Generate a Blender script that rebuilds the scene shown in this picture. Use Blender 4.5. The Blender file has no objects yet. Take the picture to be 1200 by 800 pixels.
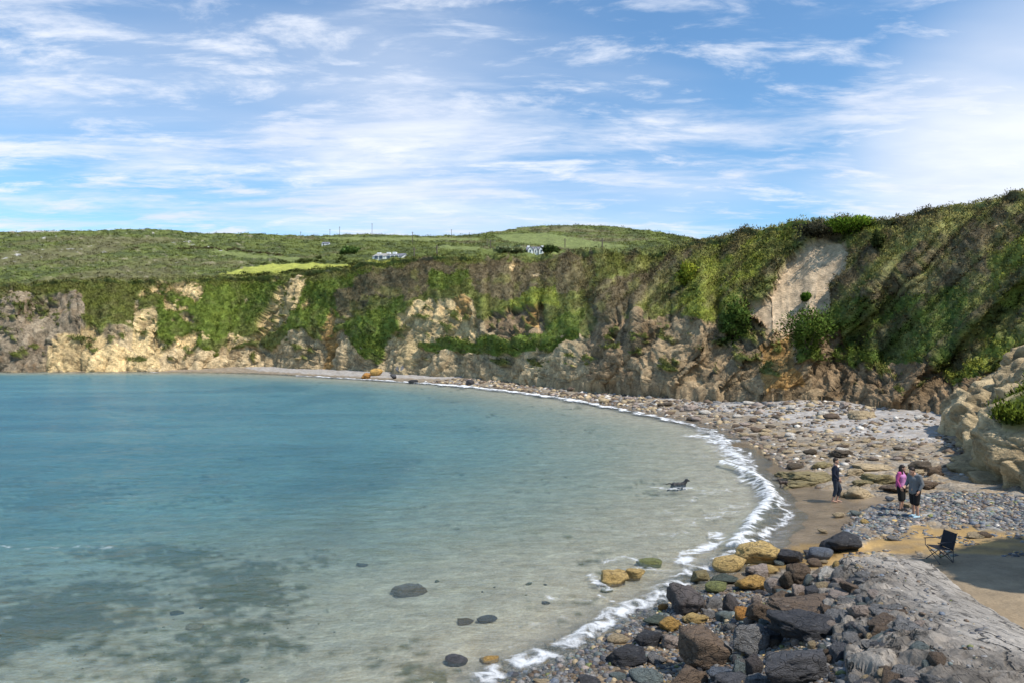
import bpy, bmesh, math, random
import numpy as np
from mathutils import Vector, Matrix

random.seed(7); RNG = np.random.default_rng(11)
S = bpy.context.scene
COL = S.collection

# ------------------------------------------------------------------ camera, world, sun, exposure
CAMZ, FP, HY, CX = 6.28, 800.0, 408.0, 600.0       # eye height, focal length in photo pixels, horizon row, centre column
cam = bpy.data.objects.new('camera', bpy.data.cameras.new('camera')); COL.objects.link(cam)
cam.location = (0, 0, CAMZ); cam.rotation_euler = (math.radians(90), 0, 0)
cam.data.lens = 24.0; cam.data.sensor_width = 36.0; cam.data.shift_y = 8.0 / 1200.0
cam.data.clip_start = 0.1; cam.data.clip_end = 6000
S.camera = cam
SUN_EL = math.radians(57); SUN_AZ = math.radians(131)   # clockwise from +Y
sdir = Vector((math.sin(SUN_AZ) * math.cos(SUN_EL), math.cos(SUN_AZ) * math.cos(SUN_EL), math.sin(SUN_EL)))
sl = bpy.data.lights.new('sun', 'SUN'); sl.energy = 4.3; sl.angle = math.radians(0.6); sl.color = (1.0, 0.95, 0.87)
so = bpy.data.objects.new('sun', sl); COL.objects.link(so); so.location = (60, -60, 120)
so.rotation_euler = (-sdir).to_track_quat('-Z', 'Y').to_euler()
S.view_settings.view_transform = 'Standard'; S.view_settings.look = 'None'
S.view_settings.exposure = 0.25; S.view_settings.gamma = 1.0; S.view_settings.use_curve_mapping = False


class NT:
    """small helper round a node tree"""
    def __init__(s, tree):
        s.t = tree; tree.nodes.clear()
    def n(s, typ, **kw):
        nd = s.t.nodes.new(typ)
        for k, v in kw.items():
            if k.startswith('i_'):
                key = k[2:]
                key = int(key) if key.isdigit() else key.replace('_', ' ')
                sock = nd.inputs[key]
                if isinstance(v, bpy.types.NodeSocket): s.t.links.new(v, sock)
                else: sock.default_value = v
            else: setattr(nd, k, v)
        return nd
    def link(s, a, b): s.t.links.new(a, b)
    def math(s, op, a, b=0.0, c=0.0, clamp=False):
        nd = s.t.nodes.new('ShaderNodeMath'); nd.operation = op; nd.use_clamp = clamp
        for i, v in enumerate((a, b, c)):
            if isinstance(v, bpy.types.NodeSocket): s.t.links.new(v, nd.inputs[i])
            else: nd.inputs[i].default_value = v
        return nd.outputs[0]
    def ramp(s, v, a, b, c=0.0, d=1.0, smooth=True):
        nd = s.t.nodes.new('ShaderNodeMapRange'); nd.interpolation_type = 'SMOOTHSTEP' if smooth else 'LINEAR'
        s.t.links.new(v, nd.inputs[0])
        for i, x in zip((1, 2, 3, 4), (a, b, c, d)): nd.inputs[i].default_value = x
        return nd.outputs[0]
    def mixc(s, f, a, b, mode='MIX'):
        nd = s.t.nodes.new('ShaderNodeMix'); nd.data_type = 'RGBA'; nd.blend_type = mode
        for i, v in ((0, f), (6, a), (7, b)):
            if isinstance(v, bpy.types.NodeSocket): s.t.links.new(v, nd.inputs[i])
            else: nd.inputs[i].default_value = v if i == 0 else (tuple(v) + (1,))[:4]
        return nd.outputs[2]
    def noise(s, vec, scale, detail=4, rough=0.55, dist=0.0):
        nd = s.n('ShaderNodeTexNoise'); nd.inputs['Scale'].default_value = scale
        nd.inputs['Detail'].default_value = detail; nd.inputs['Roughness'].default_value = rough
        nd.inputs['Distortion'].default_value = dist
        if vec is not None: s.t.links.new(vec, nd.inputs['Vector'])
        return nd.outputs['Fac']
    def mapping(s, vec, scale=(1, 1, 1), rot=(0, 0, 0), loc=(0, 0, 0)):
        nd = s.n('ShaderNodeMapping'); nd.inputs['Scale'].default_value = scale
        nd.inputs['Rotation'].default_value = rot; nd.inputs['Location'].default_value = loc
        s.t.links.new(vec, nd.inputs['Vector']); return nd.outputs[0]


def build_world():
    w = bpy.data.worlds.new('World'); S.world = w; w.use_nodes = True
    t = NT(w.node_tree)
    sky = t.n('ShaderNodeTexSky', sky_type='NISHITA', sun_disc=False, sun_elevation=SUN_EL, sun_rotation=SUN_AZ,
              altitude=0, air_density=1.0, dust_density=0.4, ozone_density=1.0)
    skyc = t.mixc(1.0, sky.outputs[0], (0.104, 0.140, 0.158), 'MULTIPLY')
    tc = t.n('ShaderNodeTexCoord').outputs['Generated']
    sep = t.n('ShaderNodeSeparateXYZ'); t.link(tc, sep.inputs[0])
    zz = t.math('ADD', t.math('MAXIMUM', sep.outputs[2], 0.0), 0.10)
    comb = t.n('ShaderNodeCombineXYZ')
    t.link(t.math('DIVIDE', sep.outputs[0], zz), comb.inputs[0]); t.link(t.math('DIVIDE', sep.outputs[1], zz), comb.inputs[1])
    pl = comb.outputs[0]
    # broad thin veil, streaky layer, small puffs
    veil = t.noise(t.mapping(pl, (0.5, 1.05, 1), (0, 0, 0.25), (3.1, 1.7, 0)), 0.62, 4, 0.55, 0.5)
    streak = t.noise(t.mapping(pl, (0.55, 1.9, 1), (0, 0, -0.12), (7.3, 2.2, 0)), 1.15, 8, 0.62, 0.6)
    puff = t.noise(t.mapping(pl, (1.0, 2.0, 1), (0, 0, 0.1), (1.3, 5.2, 0)), 2.5, 8, 0.64, 0.35)
    fine = t.noise(t.mapping(pl, (1.0, 2.6, 1), (0, 0, -0.3), (0.3, 9.2, 0)), 7.5, 6, 0.6, 0.3)
    def blob(px, py, r0, r1):
        d = Vector(((px - CX) / FP, 1, (HY - py) / FP)).normalized()
        dp = t.n('ShaderNodeVectorMath', operation='DOT_PRODUCT'); t.link(tc, dp.inputs[0]); dp.inputs[1].default_value = d
        return t.ramp(dp.outputs['Value'], math.cos(r1), math.cos(r0))
    bl = blob(230, 150, 0.08, 0.50); br = blob(1170, 190, 0.06, 0.25); bc = blob(620, 170, 0.05, 0.40)
    hz = t.ramp(sep.outputs[2], 0.0, 0.22, 1.0, 0.0)
    cov = t.math('MULTIPLY_ADD', bl, 0.125, t.math('MULTIPLY', hz, 0.05))
    cov = t.math('MULTIPLY_ADD', bc, 0.10, cov)
    cov = t.math('MULTIPLY_ADD', br, 0.21, cov)
    a = t.ramp(t.math('ADD', veil, cov), 0.54, 0.98, 0, 0.72)
    b = t.ramp(t.math('ADD', t.math('MULTIPLY_ADD', fine, 0.14, streak), t.math('MULTIPLY', cov, 0.85)), 0.60, 0.90, 0, 0.88)
    c = t.ramp(t.math('ADD', t.math('MULTIPLY_ADD', fine, 0.16, puff), t.math('MULTIPLY', cov, 0.40)), 0.60, 0.84, 0, 0.92)
    inv = t.math('MULTIPLY', t.math('SUBTRACT', 1.0, a), t.math('MULTIPLY', t.math('SUBTRACT', 1.0, b), t.math('SUBTRACT', 1.0, c)))
    cl = t.math('SUBTRACT', 1.0, inv, clamp=True)
    bank = t.math('MULTIPLY', blob(1200, 205, 0.03, 0.24), t.ramp(veil, 0.25, 0.55, 0.45, 0.92)); cl = t.math('MAXIMUM', cl, bank)
    shade = t.noise(t.mapping(pl, (0.7, 1.3, 1)), 1.1, 5, 0.6)
    ccol = t.mixc(t.ramp(shade, 0.35, 0.7), (0.66, 0.73, 0.87), (0.86, 0.89, 0.95))
    out = t.mixc(cl, skyc, ccol)
    bg = t.n('ShaderNodeBackground'); bg.inputs['Strength'].default_value = 1.0
    t.link(out, bg.inputs['Color'])
    # the sky itself runs at strength 0.15 (multiplied in above), clouds are mixed over it
    t.link(bg.outputs[0], t.n('ShaderNodeOutputWorld').inputs[0])
build_world()

# ------------------------------------------------------------------ numpy noise
_perm = np.random.default_rng(5).permutation(256).astype(np.int64); _perm = np.concatenate([_perm, _perm, _perm])
_g = np.random.default_rng(6).normal(size=(256, 3)); _g /= np.linalg.norm(_g, axis=1)[:, None]
def perlin(p):
    p = np.asarray(p, float); i = np.floor(p).astype(np.int64); f = p - i; i &= 255
    u = f * f * f * (f * (f * 6 - 15) + 10)
    def gr(dx, dy, dz):
        h = _perm[_perm[_perm[(i[:, 0] + dx) & 255] + ((i[:, 1] + dy) & 255)] + ((i[:, 2] + dz) & 255)]
        g = _g[h]; return g[:, 0] * (f[:, 0] - dx) + g[:, 1] * (f[:, 1] - dy) + g[:, 2] * (f[:, 2] - dz)
    L = lambda a, b, t: a + (b - a) * t
    x0 = L(L(gr(0, 0, 0), gr(1, 0, 0), u[:, 0]), L(gr(0, 1, 0), gr(1, 1, 0), u[:, 0]), u[:, 1])
    x1 = L(L(gr(0, 0, 1), gr(1, 0, 1), u[:, 0]), L(gr(0, 1, 1), gr(1, 1, 1), u[:, 0]), u[:, 1])
    return L(x0, x1, u[:, 2]) * 1.5
def fbm(p, o=4, gain=0.5, lac=2.03):
    p = np.asarray(p, float); r = 0; a = 1.0
    for k in range(o):
        r = r + a * perlin(p + 17.3 * k); p = p * lac; a *= gain
    return r
def ridged(p, o=4, gain=0.5):
    p = np.asarray(p, float); r = 0; a = 1.0
    for k in range(o):
        r = r + a * (1 - 2 * np.abs(perlin(p + 9.1 * k))); p = p * 2.07; a *= gain
    return r
def worley(p):
    p = np.asarray(p, float); i = np.floor(p).astype(np.int64); f = p - i
    d1 = np.full(len(p), 9.0); d2 = np.full(len(p), 9.0); cid = np.zeros(len(p), np.int64)
    for dx in (-1, 0, 1):
        for dy in (-1, 0, 1):
            for dz in (-1, 0, 1):
                h = _perm[_perm[_perm[(i[:, 0] + dx) & 255] + ((i[:, 1] + dy) & 255)] + ((i[:, 2] + dz) & 255)]
                o = np.stack([_perm[h + 1], _perm[h + 7], _perm[h + 13]], 1) / 255.0
                d = np.linalg.norm(np.array([dx, dy, dz]) + o - f, axis=1)
                m = d < d1
                d2 = np.where(m, d1, np.minimum(d2, d)); cid = np.where(m, h, cid); d1 = np.where(m, d, d1)
    return d1, d2, cid / 255.0
def sstep(a, b, x):
    t = np.clip((x - a) / (b - a), 0, 1); return t * t * (3 - 2 * t)
def V3(*a): return np.stack([np.asarray(x, float) for x in a], 1)
def proj(p): return CX + p[:, 0] / p[:, 1] * FP, HY - (p[:, 2] - CAMZ) / p[:, 1] * FP
def inpoly(x, y, poly):
    r = np.zeros(x.shape, bool); n = len(poly)
    for k in range(n):
        x1, y1 = poly[k]; x2, y2 = poly[(k + 1) % n]
        if y1 == y2: continue
        c = ((y1 > y) != (y2 > y)) & (x < (x2 - x1) * (y - y1) / (y2 - y1) + x1)
        r ^= c
    return r
def pldist(x, y, pts):
    d = np.full(x.shape, 1e9)
    for (x1, y1), (x2, y2) in zip(pts[:-1], pts[1:]):
        vx, vy = x2 - x1, y2 - y1; L = vx * vx + vy * vy + 1e-9
        t = np.clip(((x - x1) * vx + (y - y1) * vy) / L, 0, 1)
        d = np.minimum(d, np.hypot(x - x1 - t * vx, y - y1 - t * vy))
    return d

# ------------------------------------------------------------------ ground heights
def gp(px, py, z=0.0):
    d = (CAMZ - z) * FP / (py - HY); return ((px - CX) / FP * d, d)
def smooth_pl(pts, it=1):
    pts = [tuple(p) for p in pts]
    for _ in range(it):
        q = [pts[0]]
        for a, b in zip(pts[:-1], pts[1:]):
            q += [(a[0] * .75 + b[0] * .25, a[1] * .75 + b[1] * .25), (a[0] * .25 + b[0] * .75, a[1] * .25 + b[1] * .75)]
        pts = q + [pts[-1]]
    return pts
_wl_px = [(600, 788), (660, 762), (700, 742), (740, 722), (780, 702), (830, 672), (880, 645), (912, 622), (919, 605), (914, 588), (903, 568),
          (888, 548), (868, 527), (846, 511), (818, 499), (760, 487), (700, 474), (640, 464), (580, 456), (500, 449), (420, 444), (350, 440), (280, 437)]
WL = smooth_pl([(-200, -14), (-60, -3), (-20, 2.5), (-8, 6.6), (-2.6, 9.6), (-0.9, 11.6)] + [gp(*p) for p in _wl_px] +
               [(-89, 179), (-112, 179.4), (-134, 179), (-170, 180), (-200, 179), (-230, 230), (-260, 600)])
WPOLY = [(x, y) for x, y in WL] + [(-5000, 600), (-5000, -12)]
def shore(x, y):
    """signed distance to the waterline, + on land"""
    d = pldist(x, y, WL); return np.where(inpoly(x, y, WPOLY), -d, d)
def base_z(x, y):
    s = shore(x, y)
    n = fbm(V3(x * .12, y * .12, 0 * x), 3) * 0.10 * sstep(0.5, 5, np.abs(s)) + fbm(V3(x * .6, y * .6, 0 * x + 3), 3) * 0.03 * sstep(0, 3, np.abs(s))
    land = np.where(s < 12, 0.10 * s, 1.2 + 0.075 * (s - 12)); land = np.minimum(land, 2.7)
    a = -s; sea = -np.where(a < 18, 0.072 * a, 1.3 + 0.045 * (a - 18)); sea = np.maximum(sea, -5.5)
    return np.where(s > 0, land, sea) + n
# the old ramp: left and right edge of its cap, by distance y
RY = np.array([2.0, 6.7, 8.6, 10.2, 12.0, 13.6, 15.9])
RL = np.array([3.0, 4.46, 5.2, 5.9, 6.5, 7.1, 7.75]); RLZ = np.array([3.6, 2.9, 2.5, 2.2, 1.9, 1.68, 1.42])
RR = np.array([6.0, 6.9, 7.25, 7.75, 8.35, 8.95, 9.75]); RRZ = np.array([3.6, 2.72, 2.38, 2.06, 1.75, 1.5, 1.3])
def ramp_z(x, y):
    xl = np.interp(y, RY, RL); xr = np.interp(y, RY, RR); zl = np.interp(y, RY, RLZ); zr = np.interp(y, RY, RRZ)
    t = np.clip((x - xl) / (xr - xl), 0, 1)
    z = zl + (zr - zl) * t + 0.10 * np.sin(np.pi * t)
    z = z - 0.40 * np.maximum(0, xl - x) - 2.0 * np.maximum(0, x - xr)
    return z - 0.75 * np.maximum(0, y - 15.7)
def mound_z(x, y):
    # rubble bank below the ramp, and the high bank the viewer stands on
    z = ramp_z(x, y) - 0.10
    xl = np.interp(y, RY, RL)
    z = np.where(x > xl, z - 0.5, z)
    plat = 4.5 - 1.6 * np.maximum(0, y - 1.0) - 0.5 * np.maximum(0, np.abs(x) - 7)
    return np.maximum(z, plat)
def ground_z(x, y):
    b = base_z(x, y); near = (y < 20) & (x > -12)
    m = np.where(near, mound_z(x, y), -99)
    return np.maximum(b, m)
_dd = np.concatenate([np.arange(3, 40, .04), np.arange(40, 220, .25)])
def hit(px, py, cap=False):
    """where the view ray through a photo pixel meets the ground"""
    x = (px - CX) / FP * _dd; z = CAMZ - (py - HY) / FP * _dd
    g = ground_z(x, _dd)
    if cap: g = np.maximum(g, np.where(_dd < 17, ramp_z(x, _dd), -99))
    k = np.argmax(z <= g); return x[k], _dd[k], g[k]

# ------------------------------------------------------------------ mesh helpers
def npmesh(name, v, f, mat=None, attrs=None, smooth=True, cols=None, vec=None):
    v = np.ascontiguousarray(v, np.float32); f = np.ascontiguousarray(f, np.int32); k = f.shape[1]
    me = bpy.data.meshes.new(name)
    me.vertices.add(len(v)); me.vertices.foreach_set('co', v.ravel())
    me.loops.add(f.size); me.loops.foreach_set('vertex_index', f.ravel())
    me.polygons.add(len(f)); me.polygons.foreach_set('loop_start', np.arange(0, f.size, k, dtype=np.int32))
    if smooth: me.polygons.foreach_set('use_smooth', np.ones(len(f), bool))
    me.update(calc_edges=True)
    for nm, a in (attrs or {}).items():
        at = me.attributes.new(nm, 'FLOAT', 'POINT'); at.data.foreach_set('value', np.ascontiguousarray(a, np.float32))
    if cols is not None:
        at = me.attributes.new('Col', 'FLOAT_COLOR', 'POINT')
        c = np.ones((len(v), 4), np.float32); c[:, :3] = cols; at.data.foreach_set('color', c.ravel())
    if vec is not None:
        at = me.attributes.new('lean', 'FLOAT_VECTOR', 'POINT'); at.data.foreach_set('vector', np.ascontiguousarray(vec, np.float32).ravel())
    if mat: me.materials.append(mat)
    return me
def grid_faces(r, c):
    i = np.arange(r * c).reshape(r, c)
    return np.stack([i[:-1, :-1].ravel(), i[:-1, 1:].ravel(), i[1:, 1:].ravel(), i[1:, :-1].ravel()], 1)
def link(name, me, parent=None, label=None, cat=None, group=None, kind=None):
    o = bpy.data.objects.new(name, me); COL.objects.link(o)
    if parent is not None: o.parent = parent
    if label: o['label'] = label
    if cat: o['category'] = cat
    if group: o['group'] = group
    if kind: o['kind'] = kind
    return o
def grid_normals(P):
    du = np.gradient(P, axis=1); dv = np.gradient(P, axis=0)
    n = np.cross(du, dv); return n / (np.linalg.norm(n, axis=2, keepdims=True) + 1e-9)

# ------------------------------------------------------------------ materials
def mat(name):
    m = bpy.data.materials.new(name); m.use_nodes = True; return m, NT(m.node_tree)
def finish(t, col, rough, bump=None, dist=0.05, strength=1.0, spec=0.3):
    p = t.n('ShaderNodeBsdfPrincipled'); o = t.n('ShaderNodeOutputMaterial')
    for key, v in (('Base Color', col), ('Roughness', rough)):
        if isinstance(v, bpy.types.NodeSocket): t.link(v, p.inputs[key])
        else: p.inputs[key].default_value = v if key == 'Roughness' else (tuple(v) + (1,))[:4]
    p.inputs['Specular IOR Level'].default_value = spec
    if bump is not None:
        b = t.n('ShaderNodeBump'); b.inputs['Distance'].default_value = dist; b.inputs['Strength'].default_value = strength
        t.link(bump, b.inputs['Height']); t.link(b.outputs[0], p.inputs['Normal'])
    t.link(p.outputs[0], o.inputs[0]); return p
def plain(name, col, rough=0.7, var=0.15, scale=20, spec=0.3):
    m, t = mat(name); co = t.n('ShaderNodeTexCoord').outputs['Object']
    n = t.noise(co, scale, 4)
    c = t.mixc(n, tuple(x * (1 - var) for x in col), tuple(x * (1 + var) for x in col))
    finish(t, c, rough, n, 0.01, 0.4, spec); return m

def mat_cliff():
    m, t = mat('cliff_ground'); g = t.n('ShaderNodeNewGeometry').outputs['Position']
    col = t.n('ShaderNodeAttribute', attribute_name='Col').outputs['Color']
    rk = t.n('ShaderNodeAttribute', attribute_name='rock').outputs['Fac']
    n1 = t.noise(g, 0.9, 7, 0.65); n2 = t.noise(t.mapping(g, (1, 1, 2.2), (0.4, 0.5, 0)), 3.0, 6, 0.7)
    f = t.math('ADD', t.math('MULTIPLY', n1, 0.9), t.math('MULTIPLY', n2, 0.9))
    f = t.ramp(f, 0.45, 1.35, 0.45, 1.65, False)
    c = t.n('ShaderNodeVectorMath', operation='SCALE'); t.link(col, c.inputs[0]); t.link(f, c.inputs['Scale'])
    # rusty and lichen tints on rock
    st = t.ramp(t.noise(t.mapping(g, (1, 1, .5)), 0.35, 5, 0.6), 0.5, 0.75)
    c2 = t.mixc(t.math('MULTIPLY', st, t.math('MULTIPLY', rk, 0.35)), c.outputs[0], (0.30, 0.15, 0.05))
    crack = t.n('ShaderNodeTexVoronoi', feature='DISTANCE_TO_EDGE'); crack.inputs['Scale'].default_value = 0.9
    t.link(t.mapping(t.n('ShaderNodeVectorMath', operation='ADD', i_0=g, i_1=t.n('ShaderNodeVectorMath', operation='SCALE', i_0=t.n('ShaderNodeTexNoise', i_Scale=0.8, i_Vector=g, i_Detail=5.0).outputs['Color'], i_Scale=3.0).outputs[0]).outputs[0], (1, 1, .55), (0.6, 0.3, 0)), crack.inputs['Vector'])
    cr = t.math('MULTIPLY', t.ramp(crack.outputs['Distance'], 0.0, 0.06, 1, 0), t.math('MULTIPLY', rk, 0.30))
    c3 = t.mixc(cr, c2, (0.05, 0.04, 0.03))
    h = t.math('ADD', t.math('MULTIPLY', n2, 1.0), t.math('SUBTRACT', n1, t.math('MULTIPLY', cr, 0.6)))
    wv = t.n('ShaderNodeVectorMath', operation='ADD', i_0=g, i_1=t.n('ShaderNodeVectorMath', operation='SCALE', i_0=t.n('ShaderNodeTexNoise', i_Scale=1.6, i_Vector=g, i_Detail=4.0).outputs['Color'], i_Scale=0.7).outputs[0]).outputs[0]
    va = t.n('ShaderNodeTexVoronoi'); va.inputs['Scale'].default_value = 0.95; t.link(t.mapping(wv, (1, 1, .6), (.5, .6, 0)), va.inputs['Vector'])
    vb = t.n('ShaderNodeTexVoronoi'); vb.inputs['Scale'].default_value = 2.6; t.link(t.mapping(wv, (1, 1, .7), (.5, .6, 0)), vb.inputs['Vector'])
    sa = t.n('ShaderNodeSeparateColor'); t.link(va.outputs['Color'], sa.inputs[0]); sb = t.n('ShaderNodeSeparateColor'); t.link(vb.outputs['Color'], sb.inputs[0])
    blk = t.math('MULTIPLY', rk, t.math('MULTIPLY_ADD', sa.outputs[0], 0.9, t.math('MULTIPLY', sb.outputs[0], 0.5)))
    h = t.math('ADD', h, t.math('MULTIPLY', blk, 0.8))
    cv = t.math('ADD', 1.0, t.math('MULTIPLY', rk, t.math('MULTIPLY_ADD', sb.outputs[1], 0.42, -0.21)))
    c4 = t.n('ShaderNodeVectorMath', operation='SCALE'); t.link(c3, c4.inputs[0]); t.link(cv, c4.inputs['Scale'])
    finish(t, c4.outputs[0], 0.92, h, 0.26, 0.9, 0.15); return m

def mat_veg():
    m, t = mat('cliff_foliage')
    col = t.n('ShaderNodeAttribute', attribute_name='Col').outputs['Color']
    nv = t.n('ShaderNodeAttribute', attribute_name='lean').outputs['Vector']
    d = t.n('ShaderNodeBsdfDiffuse'); t.link(col, d.inputs[0]); t.link(nv, d.inputs['Normal'])
    tr = t.n('ShaderNodeBsdfTranslucent'); t.link(col, tr.inputs[0])
    mx = t.n('ShaderNodeMixShader'); mx.inputs[0].default_value = 0.22
    t.link(d.outputs[0], mx.inputs[1]); t.link(tr.outputs[0], mx.inputs[2])
    t.link(mx.outputs[0], t.n('ShaderNodeOutputMaterial').inputs[0]); return m

def mat_beach():
    m, t = mat('beach_ground'); g = t.n('ShaderNodeNewGeometry').outputs['Position']
    col = t.n('ShaderNodeAttribute', attribute_name='Col').outputs['Color']
    wet = t.n('ShaderNodeAttribute', attribute_name='wet').outputs['Fac']
    gra = t.n('ShaderNodeAttribute', attribute_name='gravel').outputs['Fac']
    n1 = t.noise(g, 1.3, 6, 0.6); n2 = t.noise(g, 14, 4, 0.6)
    vo = t.n('ShaderNodeTexVoronoi'); vo.inputs['Scale'].default_value = 9; t.link(g, vo.inputs['Vector'])
    vb = t.n('ShaderNodeTexVoronoi'); vb.inputs['Scale'].default_value = 3.2; t.link(g, vb.inputs['Vector'])
    sv = t.n('ShaderNodeSeparateColor'); t.link(vo.outputs['Color'], sv.inputs[0])
    sb = t.n('ShaderNodeSeparateColor'); t.link(vb.outputs['Color'], sb.inputs[0])
    f = t.math('ADD', t.math('MULTIPLY', n1, 0.7), t.math('MULTIPLY', n2, 0.35))
    f = t.math('ADD', t.math('MULTIPLY', f, 1.5), 0.22)
    gv = t.math('ADD', t.math('MULTIPLY', sv.outputs[0], 0.55), t.math('MULTIPLY_ADD', sb.outputs[0], 0.7, 0.35))
    f = t.math('MULTIPLY', f, t.math('ADD', 1.0, t.math('MULTIPLY', gra, t.math('SUBTRACT', gv, 1.0))))
    f = t.math('MULTIPLY', f, t.math('MULTIPLY_ADD', wet, -0.35, 1.0))
    c = t.n('ShaderNodeVectorMath', operation='SCALE'); t.link(col, c.inputs[0]); t.link(f, c.inputs['Scale'])
    tint = t.mixc(t.math('MULTIPLY', gra, t.ramp(sb.outputs[1], 0.55, 0.8, 0, 0.45)), c.outputs[0], (0.34, 0.22, 0.10))
    rough = t.ramp(wet, 0, 1, 0.9, 0.18)
    h = t.math('ADD', t.math('MULTIPLY', n2, 0.25), t.math('MULTIPLY', gra, t.math('MULTIPLY_ADD', vo.outputs['Distance'], -0.6, t.math('MULTIPLY', vb.outputs['Distance'], -1.0))))
    finish(t, tint, rough, h, 0.10, 0.8, 0.35); return m

def mat_stone():
    m, t = mat('stone'); oi = t.n('ShaderNodeObjectInfo'); co = t.n('ShaderNodeTexCoord').outputs['Object']
    off = t.n('ShaderNodeVectorMath', operation='ADD'); t.link(co, off.inputs[0])
    rr = t.n('ShaderNodeCombineXYZ'); 
    for i in range(3): t.link(t.math('MULTIPLY', oi.outputs['Random'], 31.0 + 7 * i), rr.inputs[i])
    t.link(rr.outputs[0], off.inputs[1]); v = off.outputs[0]
    n1 = t.noise(v, 2.2, 7, 0.62, 0.3); n2 = t.noise(v, 16, 6, 0.7); st = t.noise(t.mapping(v, (1.2, 1.2, 5.0), (0.5, 0.3, 0)), 2.2, 5, 0.6, 0.4)
    f = t.math('ADD', t.math('MULTIPLY_ADD', n1, 0.9, t.math('MULTIPLY', n2, 0.75)), t.math('MULTIPLY', st, 0.35))
    f = t.ramp(f, 0.6, 1.4, 0.45, 1.6, False)
    c = t.n('ShaderNodeVectorMath', operation='SCALE'); t.link(oi.outputs['Color'], c.inputs[0]); t.link(f, c.inputs['Scale'])
    pit = t.ramp(n2, 0.60, 0.72, 0, 0.55)
    c1 = t.mixc(t.math('MULTIPLY', pit, t.ramp(n1, 0.35, 0.6)), c.outputs[0], (0.05, 0.042, 0.035))
    lich = t.math('MULTIPLY', t.ramp(t.noise(v, 3.6, 6, 0.7), 0.58, 0.70), 0.28)
    c2 = t.mixc(lich, c1, (0.42, 0.38, 0.32))
    vk = t.n('ShaderNodeTexVoronoi', feature='DISTANCE_TO_EDGE'); vk.inputs['Scale'].default_value = 1.7
    t.link(t.mapping(t.n('ShaderNodeVectorMath', operation='ADD', i_0=v, i_1=t.n('ShaderNodeTexNoise', i_Scale=2.5).outputs['Color']).outputs[0], (1, 1, 1.5)), vk.inputs['Vector'])
    cr = t.ramp(vk.outputs['Distance'], 0, 0.045, 1, 0)
    c3 = t.mixc(t.math('MULTIPLY', cr, 0.5), c2, (0.03, 0.026, 0.022))
    h = t.math('ADD', t.math('MULTIPLY_ADD', n2, 0.5, n1), t.math('MULTIPLY_ADD', st, 0.5, t.math('MULTIPLY', cr, -0.35)))
    finish(t, c3, t.ramp(n1, 0.3, 0.7, 0.55, 0.85), h, 0.11, 0.95, 0.35); return m

def mat_pebble():
    m, t = mat('pebbles'); g = t.n('ShaderNodeNewGeometry').outputs['Position']
    col = t.n('ShaderNodeAttribute', attribute_name='Col').outputs['Color']
    n = t.noise(g, 25, 5, 0.65); f = t.ramp(n, 0.3, 0.7, 0.6, 1.4, False)
    c = t.n('ShaderNodeVectorMath', operation='SCALE'); t.link(col, c.inputs[0]); t.link(f, c.inputs['Scale'])
    finish(t, c.outputs[0], 0.6, n, 0.02, 0.6, 0.35); return m

def mat_ramp():
    m, t = mat('ramp_concrete'); g = t.n('ShaderNodeTexCoord').outputs['Object']
    col = t.n('ShaderNodeAttribute', attribute_name='Col').outputs['Color']
    # streaks run down the length of the ramp
    g2 = t.mapping(g, (3.0, 0.5, 1.0), (0, 0, 0.22))
    n1 = t.noise(g2, 2.2, 8, 0.66, 0.5); n2 = t.noise(g, 11, 8, 0.7); n3 = t.noise(g, 1.1, 5, 0.6)
    f = t.math('ADD', t.math('MULTIPLY_ADD', n1, 1.1, t.math('MULTIPLY', n2, 0.7)), t.math('MULTIPLY', n3, 0.6))
    f = t.ramp(f, 0.8, 1.6, 0.45, 1.5, False)
    c = t.n('ShaderNodeVectorMath', operation='SCALE'); t.link(col, c.inputs[0]); t.link(f, c.inputs['Scale'])
    dk = t.ramp(t.noise(g2, 4.2, 6, 0.7, 1.0), 0.56, 0.66, 0, 0.75)
    c2 = t.mixc(dk, c.outputs[0], (0.07, 0.062, 0.055))
    wh = t.ramp(t.noise(t.mapping(g, (2.2, 0.6, 1), (0, 0, 0.3), (4, 2, 0)), 3.1, 7, 0.72, 0.6), 0.60, 0.72, 0, 0.55)
    c3 = t.mixc(wh, c2, (0.52, 0.47, 0.41))
    wv = t.n('ShaderNodeVectorMath', operation='ADD', i_0=g, i_1=t.n('ShaderNodeVectorMath', operation='SCALE', i_0=t.n('ShaderNodeTexNoise', i_Scale=1.4, i_Vector=g, i_Detail=6.0).outputs['Color'], i_Scale=1.3).outputs[0]).outputs[0]
    vk = t.n('ShaderNodeTexVoronoi', feature='DISTANCE_TO_EDGE'); vk.inputs['Scale'].default_value = 0.75; t.link(t.mapping(wv, (1.4, .6, 1)), vk.inputs['Vector'])
    ck = t.math('MULTIPLY', t.ramp(vk.outputs['Distance'], 0, 0.030, 1, 0), t.ramp(n3, 0.40, 0.60, 0.2, 1))
    c3 = t.mixc(t.math('MULTIPLY', ck, 0.85), c3, (0.04, 0.035, 0.03))
    c3 = t.mixc(t.ramp(t.noise(g, 0.6, 5, 0.6), 0.52, 0.70, 0, 0.45), c3, (0.15, 0.115, 0.075))
    h = t.math('ADD', t.math('MULTIPLY_ADD', n2, 0.6, n1), t.math('MULTIPLY_ADD', dk, -0.6, t.math('MULTIPLY', ck, -1.2)))
    finish(t, c3, 0.9, h, 0.07, 0.9, 0.2); return m

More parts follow.
